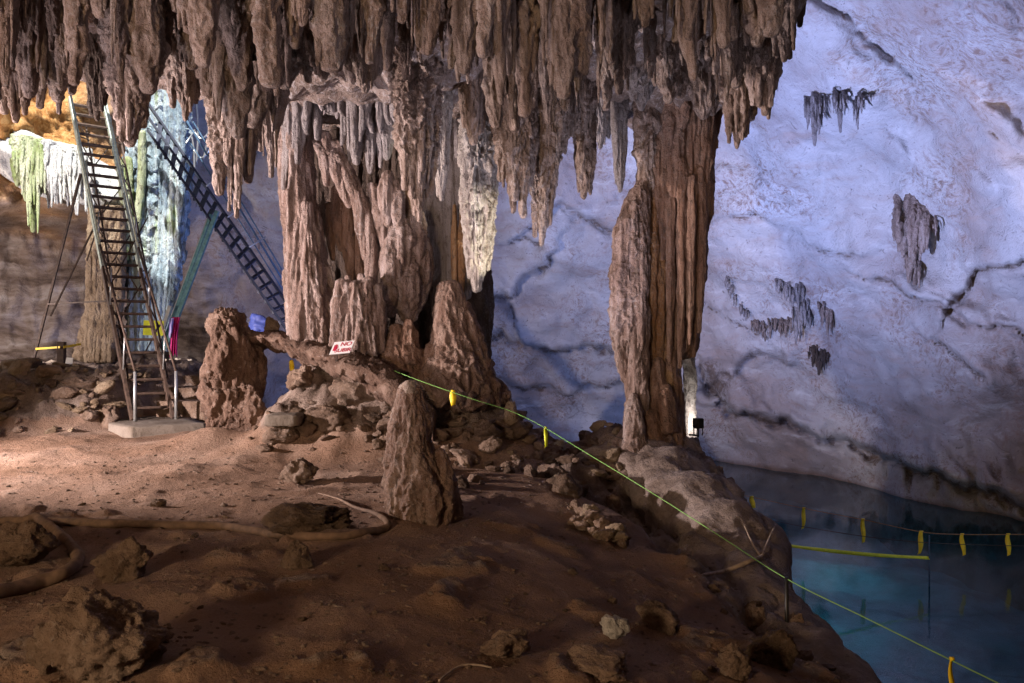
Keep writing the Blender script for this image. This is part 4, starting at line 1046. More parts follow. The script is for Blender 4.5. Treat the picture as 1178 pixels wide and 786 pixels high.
for (x, w0, w1, yt, yb, d, mt, lab, sides) in [
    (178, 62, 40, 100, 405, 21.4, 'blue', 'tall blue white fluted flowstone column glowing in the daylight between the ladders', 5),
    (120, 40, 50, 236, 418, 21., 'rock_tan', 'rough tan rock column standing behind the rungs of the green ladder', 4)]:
    mb = MB(); rsc = np.random.default_rng(int(x))
    w1_ = w1
    pxspire(mb, [(x + 4, yt, d), (x + 2, (yt + yb) / 2, d), (x - 6, yb, d)], [w0, w0 * 1.02, w0 * .9, w1_], nt=120, nz=220, flute=.25, ff=4., knob=.15, fz=.06, crust=.3)
    for k in range(sides + 3):
        dx = (k - (sides + 2) / 2) / (sides + 3) * w0 * 1.0
        pxspire(mb, [(x + dx + 4, yt, d - .55), (x + dx * .95 + 2, (yt + yb) / 2, d - .5), (x + dx * .75 - 6, yb, d - .5)], [10, 12, 11, 9], nt=46, nz=200, flute=.28, ff=6., knob=.2, fz=.08, saw=.06, seed=k, crust=.3)
    tag(mb.build('flowstone_column', M[mt], loc=P(x, yb, d)), lab, 'flowstone')
mb = MB()
pxspire(mb, [(164, 150, 20.6), (162, 220, 20.6), (152, 300, 20.6)], [8, 11, 10, 4], nt=40, nz=120, flute=.25, ff=6., knob=.15, crust=.3)
pxspire(mb, [(146, 180, 20.6), (146, 230, 20.6), (146, 300, 20.6)], [12, 16, 12, 5], nt=40, nz=120, flute=.25, ff=6., knob=.15, crust=.3)
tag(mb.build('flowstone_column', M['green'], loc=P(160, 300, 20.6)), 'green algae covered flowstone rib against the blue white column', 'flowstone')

# ------------------------------------------------------------------ dripstone clusters on the far wall
def wall_at(px, py):
    j = int(np.argmin(abs(globals()['PYv'] - py))); i = int(np.argmin(abs(globals()['PXv'] - px)))
    return W[j, i]
PXv = np.arange(-500, 1901, 3.2); PYv = np.arange(-460, 742, 3.2)
def wall_cluster(items, label, mat='drip_grey', grp='dripstone clusters on the far wall'):
    mb = MB(); rw = np.random.default_rng(int(items[0][0] * 7 + items[0][1]))
    more = []
    for (x, y0, y1, w) in items:
        y1 = y1 + .12 * (y1 - y0)
        more.append((x, y0, y1, w * .62))
        for _ in range(7):
            f = rw.uniform(.35, .95); o_ = rw.uniform(-.08, .4) * (y1 - y0)
            more.append((x + rw.uniform(-.65, .65) * w, y0 + o_, y0 + o_ + (y1 - y0 - o_) * f, w * rw.uniform(.18, .4)))
    for k, (x, y0, y1, w) in enumerate(more):
        d0 = wall_at(x, y0)[1] + .28; d1 = min(d0 - .3, wall_at(x, y1)[1] - .05)
        pxspire(mb, [(x, y0, d0), (x, (y0 + y1) / 2, (d0 + d1) / 2 - .2 - .05 * (k % 4)), (x, y1, d1)], [w * 1.1, w * 1.1, w * .85, w * .35], nt=24, nz=60, flute=.32, ff=7., knob=.2, kf=3.5, saw=.22, sf=2.5, seed=k)
    o = mb.build('stalactite_cluster', M[mat], loc=P(items[0][0], items[0][1], d0))
    return tag(o, label, 'stalactite', grp)
wall_cluster([(930, 106, 140, 10), (937, 104, 162, 13), (944, 106, 138, 10), (949, 108, 130, 7)], 'largest of three grey stalactites on the pale wall near the ceiling rim')
wall_cluster([(967, 104, 148, 11), (962, 100, 128, 8), (971, 101, 126, 7)], 'middle grey stalactite of the three on the pale wall')
wall_cluster([(987, 106, 145, 8), (991, 104, 128, 7), (1002, 107, 116, 6)], 'smallest grey stalactite of the three on the pale wall')
wall_cluster([(1040, 240, 288, 18), (1050, 222, 300, 26), (1062, 232, 285, 18), (1046, 268, 320, 16), (1052, 280, 337, 11), (1068, 244, 272, 14), (1034, 246, 266, 10), (1073, 250, 266, 9)], 'isolated shaggy stalactite clump on the right part of the pale wall', 'drip')
it = []
rr = np.random.default_rng(3)
for x, y in [(836, 316), (840, 326), (846, 336), (852, 346), (858, 352)]: it.append((x, y, y + 16, 5))
wall_cluster(it, 'thin slanting string of drips left of the comb of stalactites on the wall')
it = [(x, 364 + 3 * math.sin(x), 385 + rr.uniform(-6, 8), 7) for x in range(868, 915, 6)]
wall_cluster(it, 'horizontal comb of short grey stalactites on the pale wall', 'drip')
it = [(896, 318, 336, 8), (904, 322, 344, 9), (912, 328, 350, 9), (918, 322, 350, 8), (922, 345, 378, 8), (916, 350, 392, 9), (926, 342, 372, 8), (932, 352, 376, 5)]
wall_cluster(it, 'slanting fringe of grey stalactites running into the comb on the wall')
wall_cluster([(946, 344, 372, 9), (952, 348, 384, 8), (957, 360, 376, 6)], 'small pair of brown drips right of the comb on the wall', 'drip')
wall_cluster([(936, 392, 416, 9), (942, 392, 428, 11), (948, 402, 418, 8)], 'dark ragged drip hanging lowest under the comb on the wall', 'drip_dark')

# ------------------------------------------------------------------ ladders
def lerp(a, b, t): return a + (b - a) * t
bl, br = P(152, 484, 15.5), P(199, 482, 15.95); tl, tr = P(80, 113, 19.3), P(119, 120, 19.9)
root = empty('access_ladder', (bl + br) / 2, 'steep green and rust steel ladder with handrails rising from the concrete step', 'ladder')
up = np.cross(br - bl, tl - bl); up /= np.linalg.norm(up)
if up[2] < 0: up = -up
for a, b in ((bl, tl), (br, tr)):
    mid = lerp(a, b, .42)
    mb = MB(); mb.bar(a, mid, .05, .13, up); s_ = part(mb, 'stringer', M['rust'], root, False)
    mb = MB(); mb.bar(mid, b, .05, .13, up); part(mb, 'stringer', M['green_steel'], root, False)
for k in range(27):
    t = .03 + .95 * k / 26
    a, b = lerp(bl, tl, t), lerp(br, tr, t)
    n = (tl - bl) / np.linalg.norm(tl - bl)
    mb = MB(); mb.bar(a, b, .045, .03, up); mb.bar(a + np.array([-.05, .1, 0]), b + np.array([-.05, .1, 0]), .045, .03, up)
    part(mb, 'rung', M['rust'], root, False)
off = np.array([.06, -.28, .62])
for a, b in ((bl, tl), (br, tr)):
    foot = a + np.array([.10, -.1, 0]); foot[2] = a[2]
    head = foot + np.array([0, 0, .95])
    mb = MB(); mb.tube([foot, head], .028, 10); part(mb, 'post', M['galv'], root)
    mid = lerp(a, b, .4) + off * .95
    end = lerp(a, b, .99) + off
    mb = MB(); mb.tube([head, mid], .024, 10); part(mb, 'handrail', M['rust'], root)
    mb = MB(); mb.tube([mid, end], .024, 10); part(mb, 'handrail', M['green_steel'], root)
    for t in (.12, .3, .48, .66, .84):
        p0 = lerp(a, b, t); p1 = lerp(head, end, t)
        mb = MB(); mb.tube([p0, p1], .016, 8); part(mb, 'brace', M['galv'] if t < .5 else M['green_steel'], root)
bo = np.array([.12, .42, -.30])
for a, b in ((bl, tl), (br, tr)):
    mb = MB(); mb.bar(lerp(a, b, .12) + bo * .3, lerp(a, b, .97) + bo, .035, .035, up); part(mb, 'truss_rail', M['rust'], root, False)
    for k in range(9):
        t0, t1 = .14 + k * .09, .14 + (k + .5) * .09
        mb = MB(); mb.bar(lerp(a, b, t0), lerp(a, b, t1) + bo * (.4 + .6 * t1), .022, .022, (0, 1, 0)); mb.bar(lerp(a, b, t1) + bo * (.4 + .6 * t1), lerp(a, b, t1 + .045), .022, .022, (0, 1, 0)); part(mb, 'truss_brace', M['rust'], root, False)
for k in range(5):
    t0, t1 = .16 + k * .16, .30 + k * .16
    mb = MB(); mb.bar(lerp(bl, tl, t0) + bo * .9, lerp(br, tr, t1) + bo * .9, .02, .02, (0, 1, 0)); part(mb, 'truss_brace', M['rust'], root, False)
legs = [((93, 200, 19.), (36, 425, 18.2), .05), ((108, 262, 18.), (58, 364, 17.6), .03), ((55, 350, 17.8), (148, 345, 16.8), .03), ((122, 230, 18.6), (100, 300, 18.2), .025), ((126, 330, 17.3), (170, 250, 18.), .02), ((110, 260, 18.2), (160, 335, 17.2), .02)]
for a, b, r in legs:
    mb = MB(); mb.bar(P(*a), P(*b), r, r, (0, 1, 0)); part(mb, 'strut', M['rust'], root, False)

# second, navy ladder
a0, a1 = P(172, 122, 20.), P(384, 426, 20.3); b0_, b1 = P(170, 150, 19.3), P(362, 426, 19.5)
root = empty('navy_ladder', (a1 + b1) / 2, 'dark navy steel stair ladder slanting down behind the flowstone pillar', 'ladder')
for a, b, w, mt in ((a0, a1, .13, 'navy_steel'), (b0_, b1, .07, 'navy_steel')):
    mb = MB(); mb.bar(a, b, .05, w * 2, (0, -1, .6)); part(mb, 'stringer', M[mt], root, False)
mb = MB(); mb.bar(lerp(a0, b0_, .5), lerp(a1, b1, .5), .05, .12, (0, -1, .6)); part(mb, 'stringer', M['navy_steel'], root, False)
for k in range(22):
    t = .06 + .9 * k / 21
    a, b = lerp(a0, a1, t), lerp(b0_, b1, t)
    mb = MB(); mb.bar(a, b, .11, .03, (0, 0, 1)); mb.bar(b + np.array([0, 0, -.07]), lerp(a, b, .55) + np.array([0, 0, -.07]), .03, .02)
    mb.bar(b + np.array([0, 0, .06]), b + np.array([0.01, 0, -.1]), .05, .04, (0, 1, 0))
    part(mb, 'tread', M['navy_steel'], root, False)
for pa, pb, r in (((214, 138, 20.6), (360, 380, 20.9), .026), ((222, 140, 21.2), (372, 390, 21.5), .02), ((215, 158, 20.3), (352, 376, 20.5), .016)):
    mb = MB(); mb.tube([P(*pa), P(*pb)], r, 10); part(mb, 'handrail', M['blue_steel'], root)
for (x0, y0, x1, y1) in [(287, 284, 305, 273), (332, 354, 344, 345), (238, 214, 252, 204), (262, 250, 276, 240), (214, 165, 224, 150)]:
    mb = MB(); mb.tube([P(x0, y0, 19.9), P(x1, y1, 20.8)], .02, 8); part(mb, 'brace', M['galv'], root)
for pa, pb, w, mt in (((250, 243, 19.2), (190, 402, 18.6), .09, 'teal_steel'), ((243, 247, 19.4), (185, 404, 18.8), .07, 'teal_steel'), ((240, 250, 19.5), (197, 366, 19.), .05, 'galv'), ((196, 352, 18.9), (180, 404, 18.8), .08, 'galv')):
    mb = MB(); mb.bar(P(*pa), P(*pb), w, w, (0, 1, 0)); part(mb, 'prop', M[mt], root, False)
mb = MB(); mb.tube([P(218, 180, 20.4), P(212, 230, 20.4), P(206, 270, 20.3)], .012, 6, sub=6)
part(mb, 'cable', M['blue_steel'], root)

# cage of bent pipes at the top of the sinkhole
root = empty('pipe_cage', P(232, 170, 23), 'pale bent pipe safety cage in the daylight above the navy ladder', 'pipe cage')
for k, (p) in enumerate([[(226, 112), (228, 150), (226, 190)], [(236, 118), (240, 150), (234, 185)], [(222, 150), (232, 160), (242, 148), (238, 134)], [(222, 172), (232, 182), (243, 168), (240, 150)], [(214, 140), (222, 165), (224, 200)]]):
    mb = MB(); mb.tube([P(x, y, 23) for x, y in p], .028, 8, sub=6); part(mb, 'pipe', M['galv'], root)

# hanging cloths
def cloth(px0, px1, y0, y1, d, mat, label, tilt=0., folds=3):
    n, m = 40, 24
    v = np.linspace(0, 1, n)[:, None]; uu = np.linspace(0, 1, m)[None]
    X = px0 + (px1 - px0) * (uu * (1 - .15 * np.sin(v * 3.))) + tilt * v; Yp = y0 + (y1 - y0) * v + 3 * np.sin(uu * 7) * v + 6 * (uu - .5) ** 2 * 0
    D = d + .06 * np.sin(uu * np.pi * 2 * folds + 1.5 * v) * (.3 + v)
    V = np.stack([(X - 589) / F * D, D, EYE + (393 - Yp) / F * D], axis=-1)
    B = V[:, ::-1] + np.array([0, .012, 0])
    mb = MB(); mb.grid(np.concatenate([V, B], axis=1), wrap=True)
    return tag(mb.build('hanging_cloth', M[mat], loc=P(px0, y0, d)), label, 'cloth')
cloth(198, 207, 365, 410, 18.3, 'pink', 'magenta cloth draped over the teal prop', tilt=-3)
cloth(195, 200, 366, 386, 18.25, 'lilac', 'small lilac cloth hung beside the magenta one', tilt=-1, folds=1)
# yellow notice tied across the ladder
root = empty('yellow_notice', P(177, 378, 18.4), 'yellow plastic notice tied behind the green ladder', 'notice')
mb = MB(); mb.bar(P(165, 377, 18.4), P(188, 378, 18.4), .02, .34); part(mb, 'board', M['lemon'], root, False)
# posts, paper
g = P(71, 425, 17.4)
mb = MB(); mb.box(g + np.array([0, 0, .22]), (.14, .12, .75)); tag(mb.build('wooden_post', M['brown_wood'], smooth_=False, loc=g), 'short dark wooden post on the rubble bank holding a yellow tape', 'post')
mb = MB(); mb.box(P(79.5, 418, 17.35), (.15, .015, .24), np.array([[1, 0, .06], [0, 1, .1], [-.06, -.1, 1]])); tag(mb.build('paper_sheet', M['white'], smooth_=False, loc=P(79, 418, 17.35)), 'small white sheet leaning against the short wooden post', 'paper')
mb = MB(); mb.bar(P(41, 401.5, 17.9), P(69, 399.5, 17.3), .006, .045); mb.bar(P(73, 399.5, 17.3), P(93, 396, 17.9), .006, .05); tag(mb.build('barrier_tape', M['yellow'], smooth_=False, loc=P(70, 400, 17.3)), 'yellow barrier tape stretched past the short wooden post', 'tape')

# concrete slab and steps under the ladder
def slab(pts, z0, z1, name, mat, label, cat, bev=.02, group=None):
    pts = np.array(pts); n = len(pts)
    dens = []
    for i in range(n):
        a, b = pts[i], pts[(i + 1) % n]
        for t in np.linspace(0, 1, 24, endpoint=False): dens.append(lerp(a, b, t))
    dens = np.array(dens); c = dens.mean(axis=0)
    rows = [np.c_[dens, np.full(len(dens), z0)], np.c_[dens, np.full(len(dens), (z0 + z1) / 2)], np.c_[dens, np.full(len(dens), z1 - bev)]]
    ins = dens + (c - dens) / np.linalg.norm(c - dens, axis=1)[:, None] * bev
    rows.append(np.c_[ins, np.full(len(dens), z1)])
    for f in (.25, .5, .75, .97): rows.append(np.c_[lerp(ins, c, f), np.full(len(dens), z1)])
    V = np.stack(rows)
    V += .012 * np.stack([fbm(V.reshape(-1, 3) * 3 + k, 3) for k in (0, 30, 60)], axis=1).reshape(V.shape)
    o = MB().grid(V, wrap=True, cap=True).build(name, M[mat], loc=(c[0], c[1], z0)); 
    return tag(o, label, cat, group)
A, B = P(124, 488, 15.), P(150, 503, 14.3); Cc, Dd = P(237, 486, 15.1), P(214, 480, 16.6); E = P(130, 482, 16.6)
slab([A[:2], B[:2], Cc[:2], Dd[:2], E[:2]], -.2, .17, 'concrete_slab', 'concrete', 'low grey concrete step under the foot of the green ladder', 'concrete step')
for k, (x0, x1, y, dd, lab) in enumerate([(180, 240, 462, 16.3, 'lowest squared stone step behind the ladder foot'), (190, 246, 446, 17., 'middle squared stone step behind the ladder foot'), (196, 250, 432, 17.8, 'topmost squared stone step behind the ladder foot')]):
    a = P(x0, y, dd); b = P(x1, y, dd)
    slab([(a[0], dd), (b[0], dd), (b[0], dd + .8), (a[0], dd + .8)], a[2] - .7, a[2], 'stone_step', 'rock', lab, 'stone step', .03, 'stone steps behind the ladder')

# sign
def rotx(a): 
    c, s = math.cos(a), math.sin(a); return np.array([[1, 0, 0], [0, c, -s], [0, s, c]])
sc_ = P(393.5, 400, 11.95)
root = empty('warning_sign', sc_, 'tilted white sign with red hand and NO SUBIR lettering on the rock bridge', 'sign')
T = np.array([[1, .25, .0], [0, 1, 0], [.0, 0, 1]])
Rr = rotx(math.radians(50)) @ np.array([[math.cos(.12), -math.sin(.12), 0], [math.sin(.12), math.cos(.12), 0], [0, 0, 1]])
def sign_pts(uv):  # board plane: u right, v up
    uv = np.asarray(uv, float); p = np.c_[uv[:, 0] + .32 * uv[:, 1], uv[:, 1], np.zeros(len(uv))]
    return p @ Rr.T + sc_
bw, bh = .15, .115
co = sign_pts([(-bw, -bh), (bw, -bh), (bw, bh), (-bw, bh)]); nrm = Rr @ np.array([0, 0, 1.])
mb = MB(); V = np.stack([co - nrm * .006, co + nrm * .004]); mb.grid(V, wrap=True, cap=True); part(mb, 'board', M['white'], root, False)
def text_part(txt, size, u0, v0, name):
    cu = bpy.data.curves.new(name, 'FONT'); cu.body = txt; cu.size = size; cu.offset = .0015; cu.align_x = 'CENTER'
    ob = bpy.data.objects.new(name, cu); C.objects.link(ob); bpy.context.view_layer.update()
    me = bpy.data.meshes.new_from_object(ob.evaluated_get(bpy.context.evaluated_depsgraph_get()))
    bpy.data.objects.remove(ob)
    for v in me.vertices:
        p = sign_pts([(v.co.x + u0, v.co.y + v0)])[0] + nrm * .007 - sc_
        v.co = Vector(p)
    me.materials.append(M['red']); o = bpy.data.objects.new(name, me); C.objects.link(o); o.parent = root
    return o
text_part('NO', .105, .045, .025, 'lettering'); text_part('SUBIR', .095, .03, -.085, 'lettering')
mb = MB()
def flat(mb, uv):
    p = sign_pts(uv) + nrm * .007; mb.grid(np.stack([p, p - nrm * .002]), wrap=True, cap=True)
flat(mb, [(-.125, -.05), (-.085, -.06), (-.07, -.02), (-.075, .03), (-.125, .03)])
for k in range(4): flat(mb, [(-.127 + k * .014, .025), (-.117 + k * .014, .025), (-.117 + k * .014, .07 - abs(k - 1.5) * .008), (-.127 + k * .014, .07 - abs(k - 1.5) * .008)])
flat(mb, [(-.075, -.01), (-.055, .015), (-.062, .022), (-.08, .004)])
part(mb, 'hand_symbol', M['red'], root, False)
mb = MB(); mb.bar(sc_ + np.array([-.08, .0, -.3]), sc_ + np.array([-.08, .0, -.05]), .025, .025, (0, 1, 0)); part(mb, 'stake', M['brown_wood'], root, False)

# grey board with rock before it
g = on_ground(254, 487, 8)
ct = g + np.array([0, 0, .15])
mb = MB(); Rb = rotx(math.radians(-20)) @ np.array([[math.cos(-.15), 0, math.sin(-.15)], [0, 1, 0], [-math.sin(-.15), 0, math.cos(-.15)]])
s = g[1] / F
root = empty('leaning_board', g, 'grey weathered board leaning against the rock pillar', 'board')
mb.box(ct, (27 * s, .02, 21 * s), Rb); part(mb, 'panel', M['panel'], root, False)
mb = MB(); mb.box(ct + np.array([-13.5 * s, -.03, 0]), (.02, .03, 22 * s), Rb); part(mb, 'edge_strip', M['galv'], root, False)
boulder(254, 487, 11, 10, 'tan stone propped on the grey leaning board', 'rock_tan', seed=51, dmin=8)

# blue tarpaulin behind the pillar
V = rock_grid((.30, .25, .22), 81, 40, 30, 8, .2, 2.4) + P(300, 374, 16.5)
tag(MB().grid(V, wrap=True, cap=True).build('tarpaulin_bundle', M['tarp'], loc=P(300, 374, 16.5)), 'bright blue tarpaulin bundle showing above the rock bridge', 'tarpaulin')
boulder_ = MB().grid(rock_grid((.13, .13, .2), 83, 40, 30, 9, .15) + P(311, 379, 13.5), wrap=True, cap=True).build('boulder', M['rock_tan'], loc=P(311, 379, 13.5))
tag(boulder_, 'small tan stone on the rock bridge beside the blue tarpaulin', 'boulder')

# ------------------------------------------------------------------ cords, tags, posts
def cord(pts, r, mat, label, name='rope', sub=8, cat='rope', n=6):
    mb = MB(); mb.tube(pts, r, n, sub=sub)
    return tag(mb.build(name, M[mat], loc=pts[0]), label, cat)
dpost = on_ground(905, 740, 4)[1]
rope_pts = [P(432, 418, 12.0), P(480, 437, 11.6), P(540, 458, 11.4), P(590, 474, 11.5), P(628, 493, 11.2), P(666, 516, 10.3), P(745, 564, 8.9), P(830, 618, 7.8), P(905, 666, dpost), P(1000, 713, dpost - .6), P(1095, 760, dpost - 1.1), P(1230, 826, dpost - 1.9)]
cord(rope_pts, .005, 'neon', 'neon green cord running from the flowstone down to the pool side post')
mb = MB(); pb = P(905, 740, dpost); mb.tube([pb - np.array([0, 0, .15]), P(905, 664, dpost)], .017, 10)
tag(mb.build('thin_post', M['black'], loc=pb), 'thin dark iron post carrying the neon green cord above the pool', 'post')

def streamer(p, length, w, mat, label, group=None, name='tag_streamer', curl=0.):
    n = 16; t = np.linspace(0, 1, n); rt = np.random.default_rng(int(abs(p[0] * 1000))); curl = rt.uniform(-.25, .25); w = w * rt.uniform(.75, 1.15); length = length * rt.uniform(.92, 1.06)
    mb = MB()
    x = np.stack([p[0] + curl * t * t * .2 - w / 2 * (1 + .2 * np.sin(t * 5)), p[0] + curl * t * t * .2 + w / 2 * (1 - .2 * np.sin(t * 7 + 1))], axis=1)
    yy = p[1] + .02 * np.sin(t * 6)[:, None] + np.array([-.012, .012]); zz = p[2] - length * t[:, None] + np.array([0, .02])
    V = np.stack([x, np.broadcast_to(yy, x.shape), np.broadcast_to(zz, x.shape)], axis=-1)
    B = V[:, ::-1] + np.array([0, .006, 0])
    mb.grid(np.concatenate([V, B], axis=1), wrap=True, cap=True)
    mb.tube([np.array(p) + np.array([-w * .35, 0, .012]), np.array(p) + np.array([w * .35, 0, .012])], .014, 8)
    return tag(mb.build(name, M[mat], loc=p), label, 'tape tag', group)
streamer(P(521, 451, 11.45), .19, .07, 'yellow', 'short yellow tape tag knotted on the green cord by the flowstone', 'tape tags on the green cord')
streamer(P(628, 493, 11.2), .26, .05, 'lemon', 'narrow lemon tape tag hanging from the green cord on the crest', 'tape tags on the green cord')
streamer(P(1095, 760, dpost - 1.1), .42, .05, 'yellow', 'long yellow tape tag on the low end of the green cord over the pool', 'tape tags on the green cord')
streamer(P(335, 416, 13.4), .20, .06, 'yellow', 'dull yellow tape tag dangling under the natural rock bridge', 'tape tags on the green cord')
mk = [(865, 572, 20.2, 14), (925, 585, 18.8, 25), (993, 598, 17.5, 28), (1060, 612, 17.1, 27), (1107, 615, 17.2, 25), (1160, 615, 17.4, 25)]
line = [P(806, 560, 21.5)] + [P(x, y, d) for x, y, d, h in mk] + [P(1260, 614, 17.8)]
cord(line, .008, 'orange_cord', 'faded orange line strung over the pool with yellow tape tags')
labs = ['first and shortest yellow tape tag on the orange pool line, by the rocks', 'second yellow tape tag from the rocks on the orange pool line', 'third yellow tape tag from the rocks on the orange pool line',
        'yellow tape tag on the orange pool line at the end of the green tape', 'yellow tape tag on the orange pool line just past the thin blue pole', 'outermost yellow tape tag on the orange pool line near the picture edge']
for (x, y, d, h), lab in zip(mk, labs): streamer(P(x, y, d), h / F * d, .10, 'yellow', lab, 'tape tags on the pool line')
cord([P(820, 584, 20.5), P(930, 607, 18.2), P(1060, 624, 16.9), P(1250, 630, 17)], .008, 'cord_dark', 'dark slack line strung just below the orange pool line')
mb = MB(); n = 60; t = np.linspace(0, 1, n); p0, p1 = P(880, 624, 15.6), P(1069, 642, 16.4)
cen = lerp(p0[None], p1[None], t[:, None]); cen[:, 2] -= .05 * np.sin(t * np.pi); ang = .5 + .4 * np.sin(t * 9)
w_ = np.stack([0 * t, np.sin(ang), np.cos(ang)], axis=1) * .036
V = np.stack([cen - w_, cen + w_, cen + w_ + np.array([0, .004, 0]), cen - w_ + np.array([0, .004, 0])], axis=1)
mb.grid(V, wrap=True, cap=True); tag(mb.build('barrier_tape', M['lemon'], loc=p0), 'lemon green barrier tape stretched from the rocks out over the pool', 'tape')
mb = MB(); mb.tube([P(1069, 616, 16.4), P(1069, 700, 16.4)], .014, 8); tag(mb.build('thin_pole', M['blue_steel'], loc=P(1069, 690, 16.4)), 'thin bluish pole standing in the pool at the end of the green tape', 'pole')

# flood lamp on the column's pool side
lp = P(803, 487, 13.15)
root = empty('flood_lamp', lp, 'black flood lamp fixed to the pool side of the tall column', 'flood lamp')
mb = MB(); Rl = np.array([[math.cos(.5), -math.sin(.5), 0], [math.sin(.5), math.cos(.5), 0], [0, 0, 1.]])
mb.box(lp, (.13, .10, .17), Rl); part(mb, 'housing', M['black'], root, False)
mb = MB(); mb.box(lp + Rl @ np.array([0, .06, 0]), (.12, .01, .15), Rl); part(mb, 'glass', M['lens'], root, False)
mb = MB(); mb.bar(lp + np.array([0, 0, -.22]), lp + np.array([0, 0, -.09]), .03, .03, (0, 1, 0)); mb.bar(lp + np.array([0, 0, -.2]), lp + np.array([-.12, .1, -.2]), .03, .03); mb.bar(lp + Rl @ np.array([-.09, 0, -.02]), lp + np.array([-.07, 0, -.2]), .015, .03, (0, 1, 0)); mb.bar(lp + Rl @ np.array([.09, 0, -.02]), lp + np.array([.07, 0, -.2]), .015, .03, (0, 1, 0))
for k in range(5): mb.box(lp + Rl @ np.array([-.05 + .025 * k, -.065, 0]), (.006, .03, .15), Rl)
part(mb, 'bracket', M['black'], root, False)
mb = MB(); mb.tube([lp + np.array([0, 0, -.2]), P(803, 520, 12.9), P(810, 545, 12.6), P(820, 562, 12.)], .009, 6, sub=8); part(mb, 'cable', M['black'], root)
cord([P(700, 500, 12.0), P(750, 514, 12.0), P(796, 518, 12.4)], .007, 'cord_dark', 'dark cable lying across the foot of the tall column', 'cable', cat='cable')

# hose, roots
def gpath(pix, lift):
    out = []
    for x, y in pix:
        g = on_ground(x, y, 2.5); g[2] += lift; out.append(g)
    return np.array(out)
def draped(pix, r, lift):
    p = spline(gpath(pix, 0), 10)
    for a in p: a[2] = gz(a[0], a[1]) + lift
    k = np.ones(7) / 7
    z = np.convolve(np.pad(p[:, 2], 3, mode='edge'), k, 'valid'); p[:, 2] = np.maximum(z, p[:, 2] - r * .3)
    return p
hp = draped([(52, 604), (110, 606), (180, 607), (250, 609), (300, 616), (345, 622), (400, 621), (438, 614), (446, 606), (432, 594), (405, 586), (385, 576), (366, 571)], .045, .03)
mb = MB(); rr_ = np.interp(np.linspace(0, 1, len(hp)), [0, .55, .68, .8, 1], [.042, .036, .028, .016, .006]); mb.tube(hp, rr_, 14, .10, 5.); tag(mb.build('hose', M['hose'], loc=hp[0]), 'dusty brown hose lying across the dirt and looping back at its thin end', 'hose')
hp = draped([(-20, 604), (20, 603), (46, 604), (66, 618), (84, 636), (90, 650), (74, 664), (44, 676), (0, 688), (-30, 692)], .055, .035)
mb = MB(); mb.tube(hp, np.interp(np.linspace(0, 1, len(hp)), [0, 1], [.035, .055]), 16, .2, 4.); tag(mb.build('curved_root', M['hose'], loc=hp[0]), 'thick curved brown root bent like a hook in the near left corner', 'root')
hp = spline(np.array([on_bank(*a) for a in [(798, 664), (816, 661), (834, 657), (850, 651), (864, 645), (876, 641)]]), 10)
mb = MB(); mb.tube(hp, [.012, .018, .022, .024, .022], 10, .15, 8.)
e = hp[-1]; m1_, m2_ = on_bank(884, 622), on_bank(891, 606); mb.tube([e, m1_, m2_], [.02, .013, .007], 8, sub=6)
m1_, m2_ = on_bank(866, 626), on_bank(856, 604); mb.tube([e, m1_, m2_], [.015, .01, .006], 8, sub=6)
tag(mb.build('forked_root', M['wood'], loc=hp[0]), 'pale dry forked root lying on the rock above the pool', 'root')
hp = draped([(505, 786), (520, 774), (532, 768), (548, 768), (566, 771)], .01, .012)
mb = MB(); mb.tube(hp, .006, 8, .1); tag(mb.build('twig', M['wood'], loc=hp[0]), 'thin bent twig on the dark dirt near the bottom edge', 'twig')
hp = draped([(84, 664), (94, 652), (100, 676)], .01, .012)
hp = draped([(364, 572), (380, 582), (400, 590)], .005, .01)

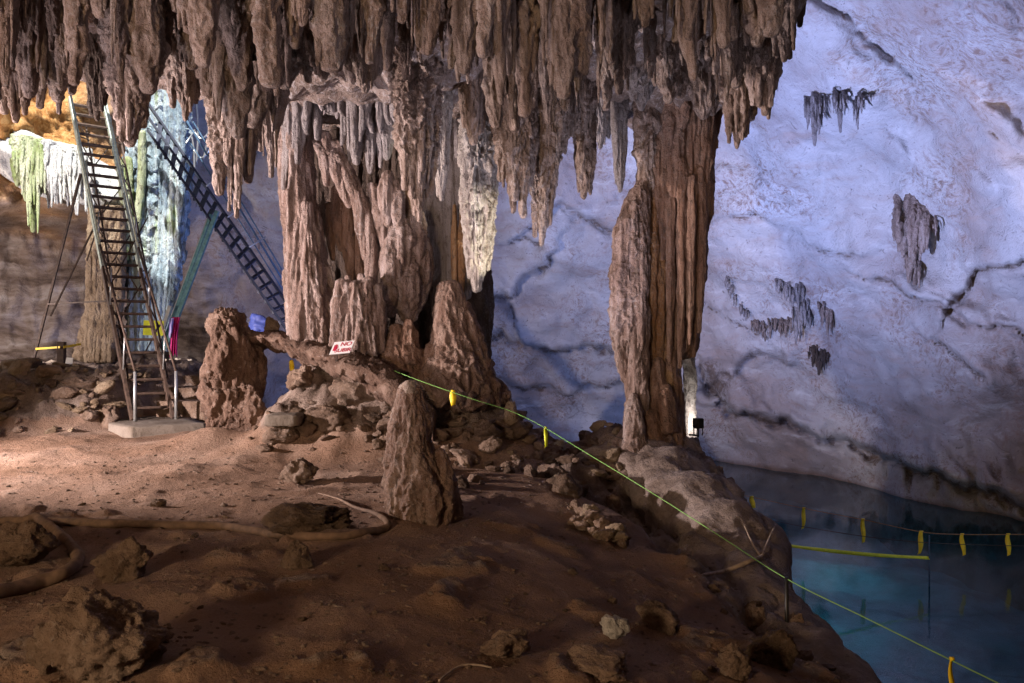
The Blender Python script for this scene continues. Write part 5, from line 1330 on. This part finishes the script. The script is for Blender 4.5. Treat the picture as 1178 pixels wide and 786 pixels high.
# ------------------------------------------------------------------ light
def look(o, target):
    o.rotation_euler = (Vector(target) - o.location).to_track_quat('-Z', 'Y').to_euler()
def lamp(kind, loc, target, power, col, radius=.15, angle=60, blend=.5):
    l = bpy.data.lights.new('cave_flood_or_added_fill', kind); l.energy = power; l.color = col; l.shadow_soft_size = radius
    if kind == 'SPOT': l.spot_size = math.radians(angle); l.spot_blend = blend
    o = bpy.data.objects.new('cave_flood_or_added_fill', l); C.objects.link(o); o.location = loc
    if target is not None: look(o, target)
    return o
LAMPS = [
    # key flood beyond the left frame edge, skimming the floor
    ('SPOT', (-10.6, 9.0, 2.0), (-2.6, 13.7, 1.2), 3600, (1, .83, .78), .15, 92, .5),
    # added dim fill, entrance side, brightening the rubble bank and the rear wall
    ('SPOT', (-14.6, 16.4, 2.6), (-11.0, 23.0, 2.8), 1000, (1, .86, .82), .2, 150, .8),
    # bluish floods behind the formations washing the far wall
    ('SPOT', (2.6, 15.5, -.6), (7.9, 22, 8.9), 4700, (.46, .54, 1), .12, 118, .9),
    ('SPOT', (.8, 17.0, .1), (-2.0, 32, 6.8), 1300, (.29, .41, 1), .12, 150, .7),
    # unseen lamps added under the water to make the pool glow
    ('SPOT', (5.4, 17.0, -3.6), (5.5, 17.1, -7), 22, (.7, .95, 1), .02, 172, 1.),
    ('SPOT', (7.2, 20.2, -3.6), (7.3, 20.3, -7), 32, (.7, .95, 1), .02, 172, 1.),
    ('SPOT', (9.8, 24.4, -3.6), (9.9, 24.5, -7), 30, (.7, .95, 1), .02, 172, 1.),
    # lamp in the housing on the column
    ('SPOT', tuple(lp + np.array([-.03, .10, 0])), tuple(lp + np.array([-.25, 1., 0])), 9, (1, .95, .9), .04, 170, .3),
    # warm lamp for the candle-wax stalactite
    ('SPOT', (1.3, 10.9, .9), tuple(P(551, 265, 12.7)), 520, (1, .9, .66), .06, 19, .5),
    # lilac lamp under the ceiling between flowstone and column
    ('SPOT', (1.2, 10.6, .3), (.8, 11.9, 5.6), 240, (.82, .80, 1), .1, 85, .9),
    # added soft warm fill behind the camera, brightening the foreground
    ('POINT', (-6, -4, 2.6), None, 1150, (1, .72, .45), .6, 0, 0),
    ('SPOT', (-6.5, 3.0, 1.0), (-1.0, 8.5, 6.0), 500, (1, .84, .88), .25, 88, .8),  # this and the next two: added uplights to brighten the ceiling stalactites
    ('SPOT', (-8.6, 6.0, 1.3), (-.5, 10.0, 6.2), 560, (1, .85, .88), .15, 84, .8),
    ('SPOT', (1.8, 1.5, 1.2), (.6, 8.5, 6.2), 150, (.9, .84, 1), .25, 88, .8),
]
for L in LAMPS: lamp(*L)
w = bpy.data.worlds.new('World'); scene.world = w; w.use_nodes = True
nt = w.node_tree; bg = nt.nodes['Background']; sky = nt.nodes.new('ShaderNodeTexSky'); sky.sky_type = 'NISHITA'; sky.sun_disc = False
EL, AZ = 64., 175.
sky.sun_elevation = math.radians(EL); sky.sun_rotation = math.radians(AZ)
nt.links.new(sky.outputs[0], bg.inputs[0]); bg.inputs[1].default_value = .15
sl = bpy.data.lights.new('sun', 'SUN'); sl.energy = 5; sl.angle = math.radians(.5); sl.color = (1, .95, .86)
so = bpy.data.objects.new('sun', sl); C.objects.link(so)
sd = Vector((math.sin(math.radians(AZ)) * math.cos(math.radians(EL)), math.cos(math.radians(AZ)) * math.cos(math.radians(EL)), math.sin(math.radians(EL))))
so.rotation_euler = sd.to_track_quat('Z', 'Y').to_euler(); so.location = (0, 0, 20)

cam = bpy.data.cameras.new('camera'); cam.sensor_width = 36; cam.lens = F / 1178 * 36; cam.clip_end = 500; cam.clip_start = .05
co_ = bpy.data.objects.new('camera', cam); C.objects.link(co_); co_.location = (0, 0, EYE); co_.rotation_euler = (math.pi / 2, 0, 0)
scene.camera = co_
vs = scene.view_settings; vs.view_transform = 'Standard'; vs.look = 'None'; vs.exposure = 1.2; vs.gamma = 1; vs.use_curve_mapping = False
scene.cycles.use_denoising = True; scene.cycles.denoising_prefilter = 'NONE'
scene.cycles.max_bounces = 6; scene.cycles.diffuse_bounces = 3; scene.cycles.sample_clamp_indirect = 4
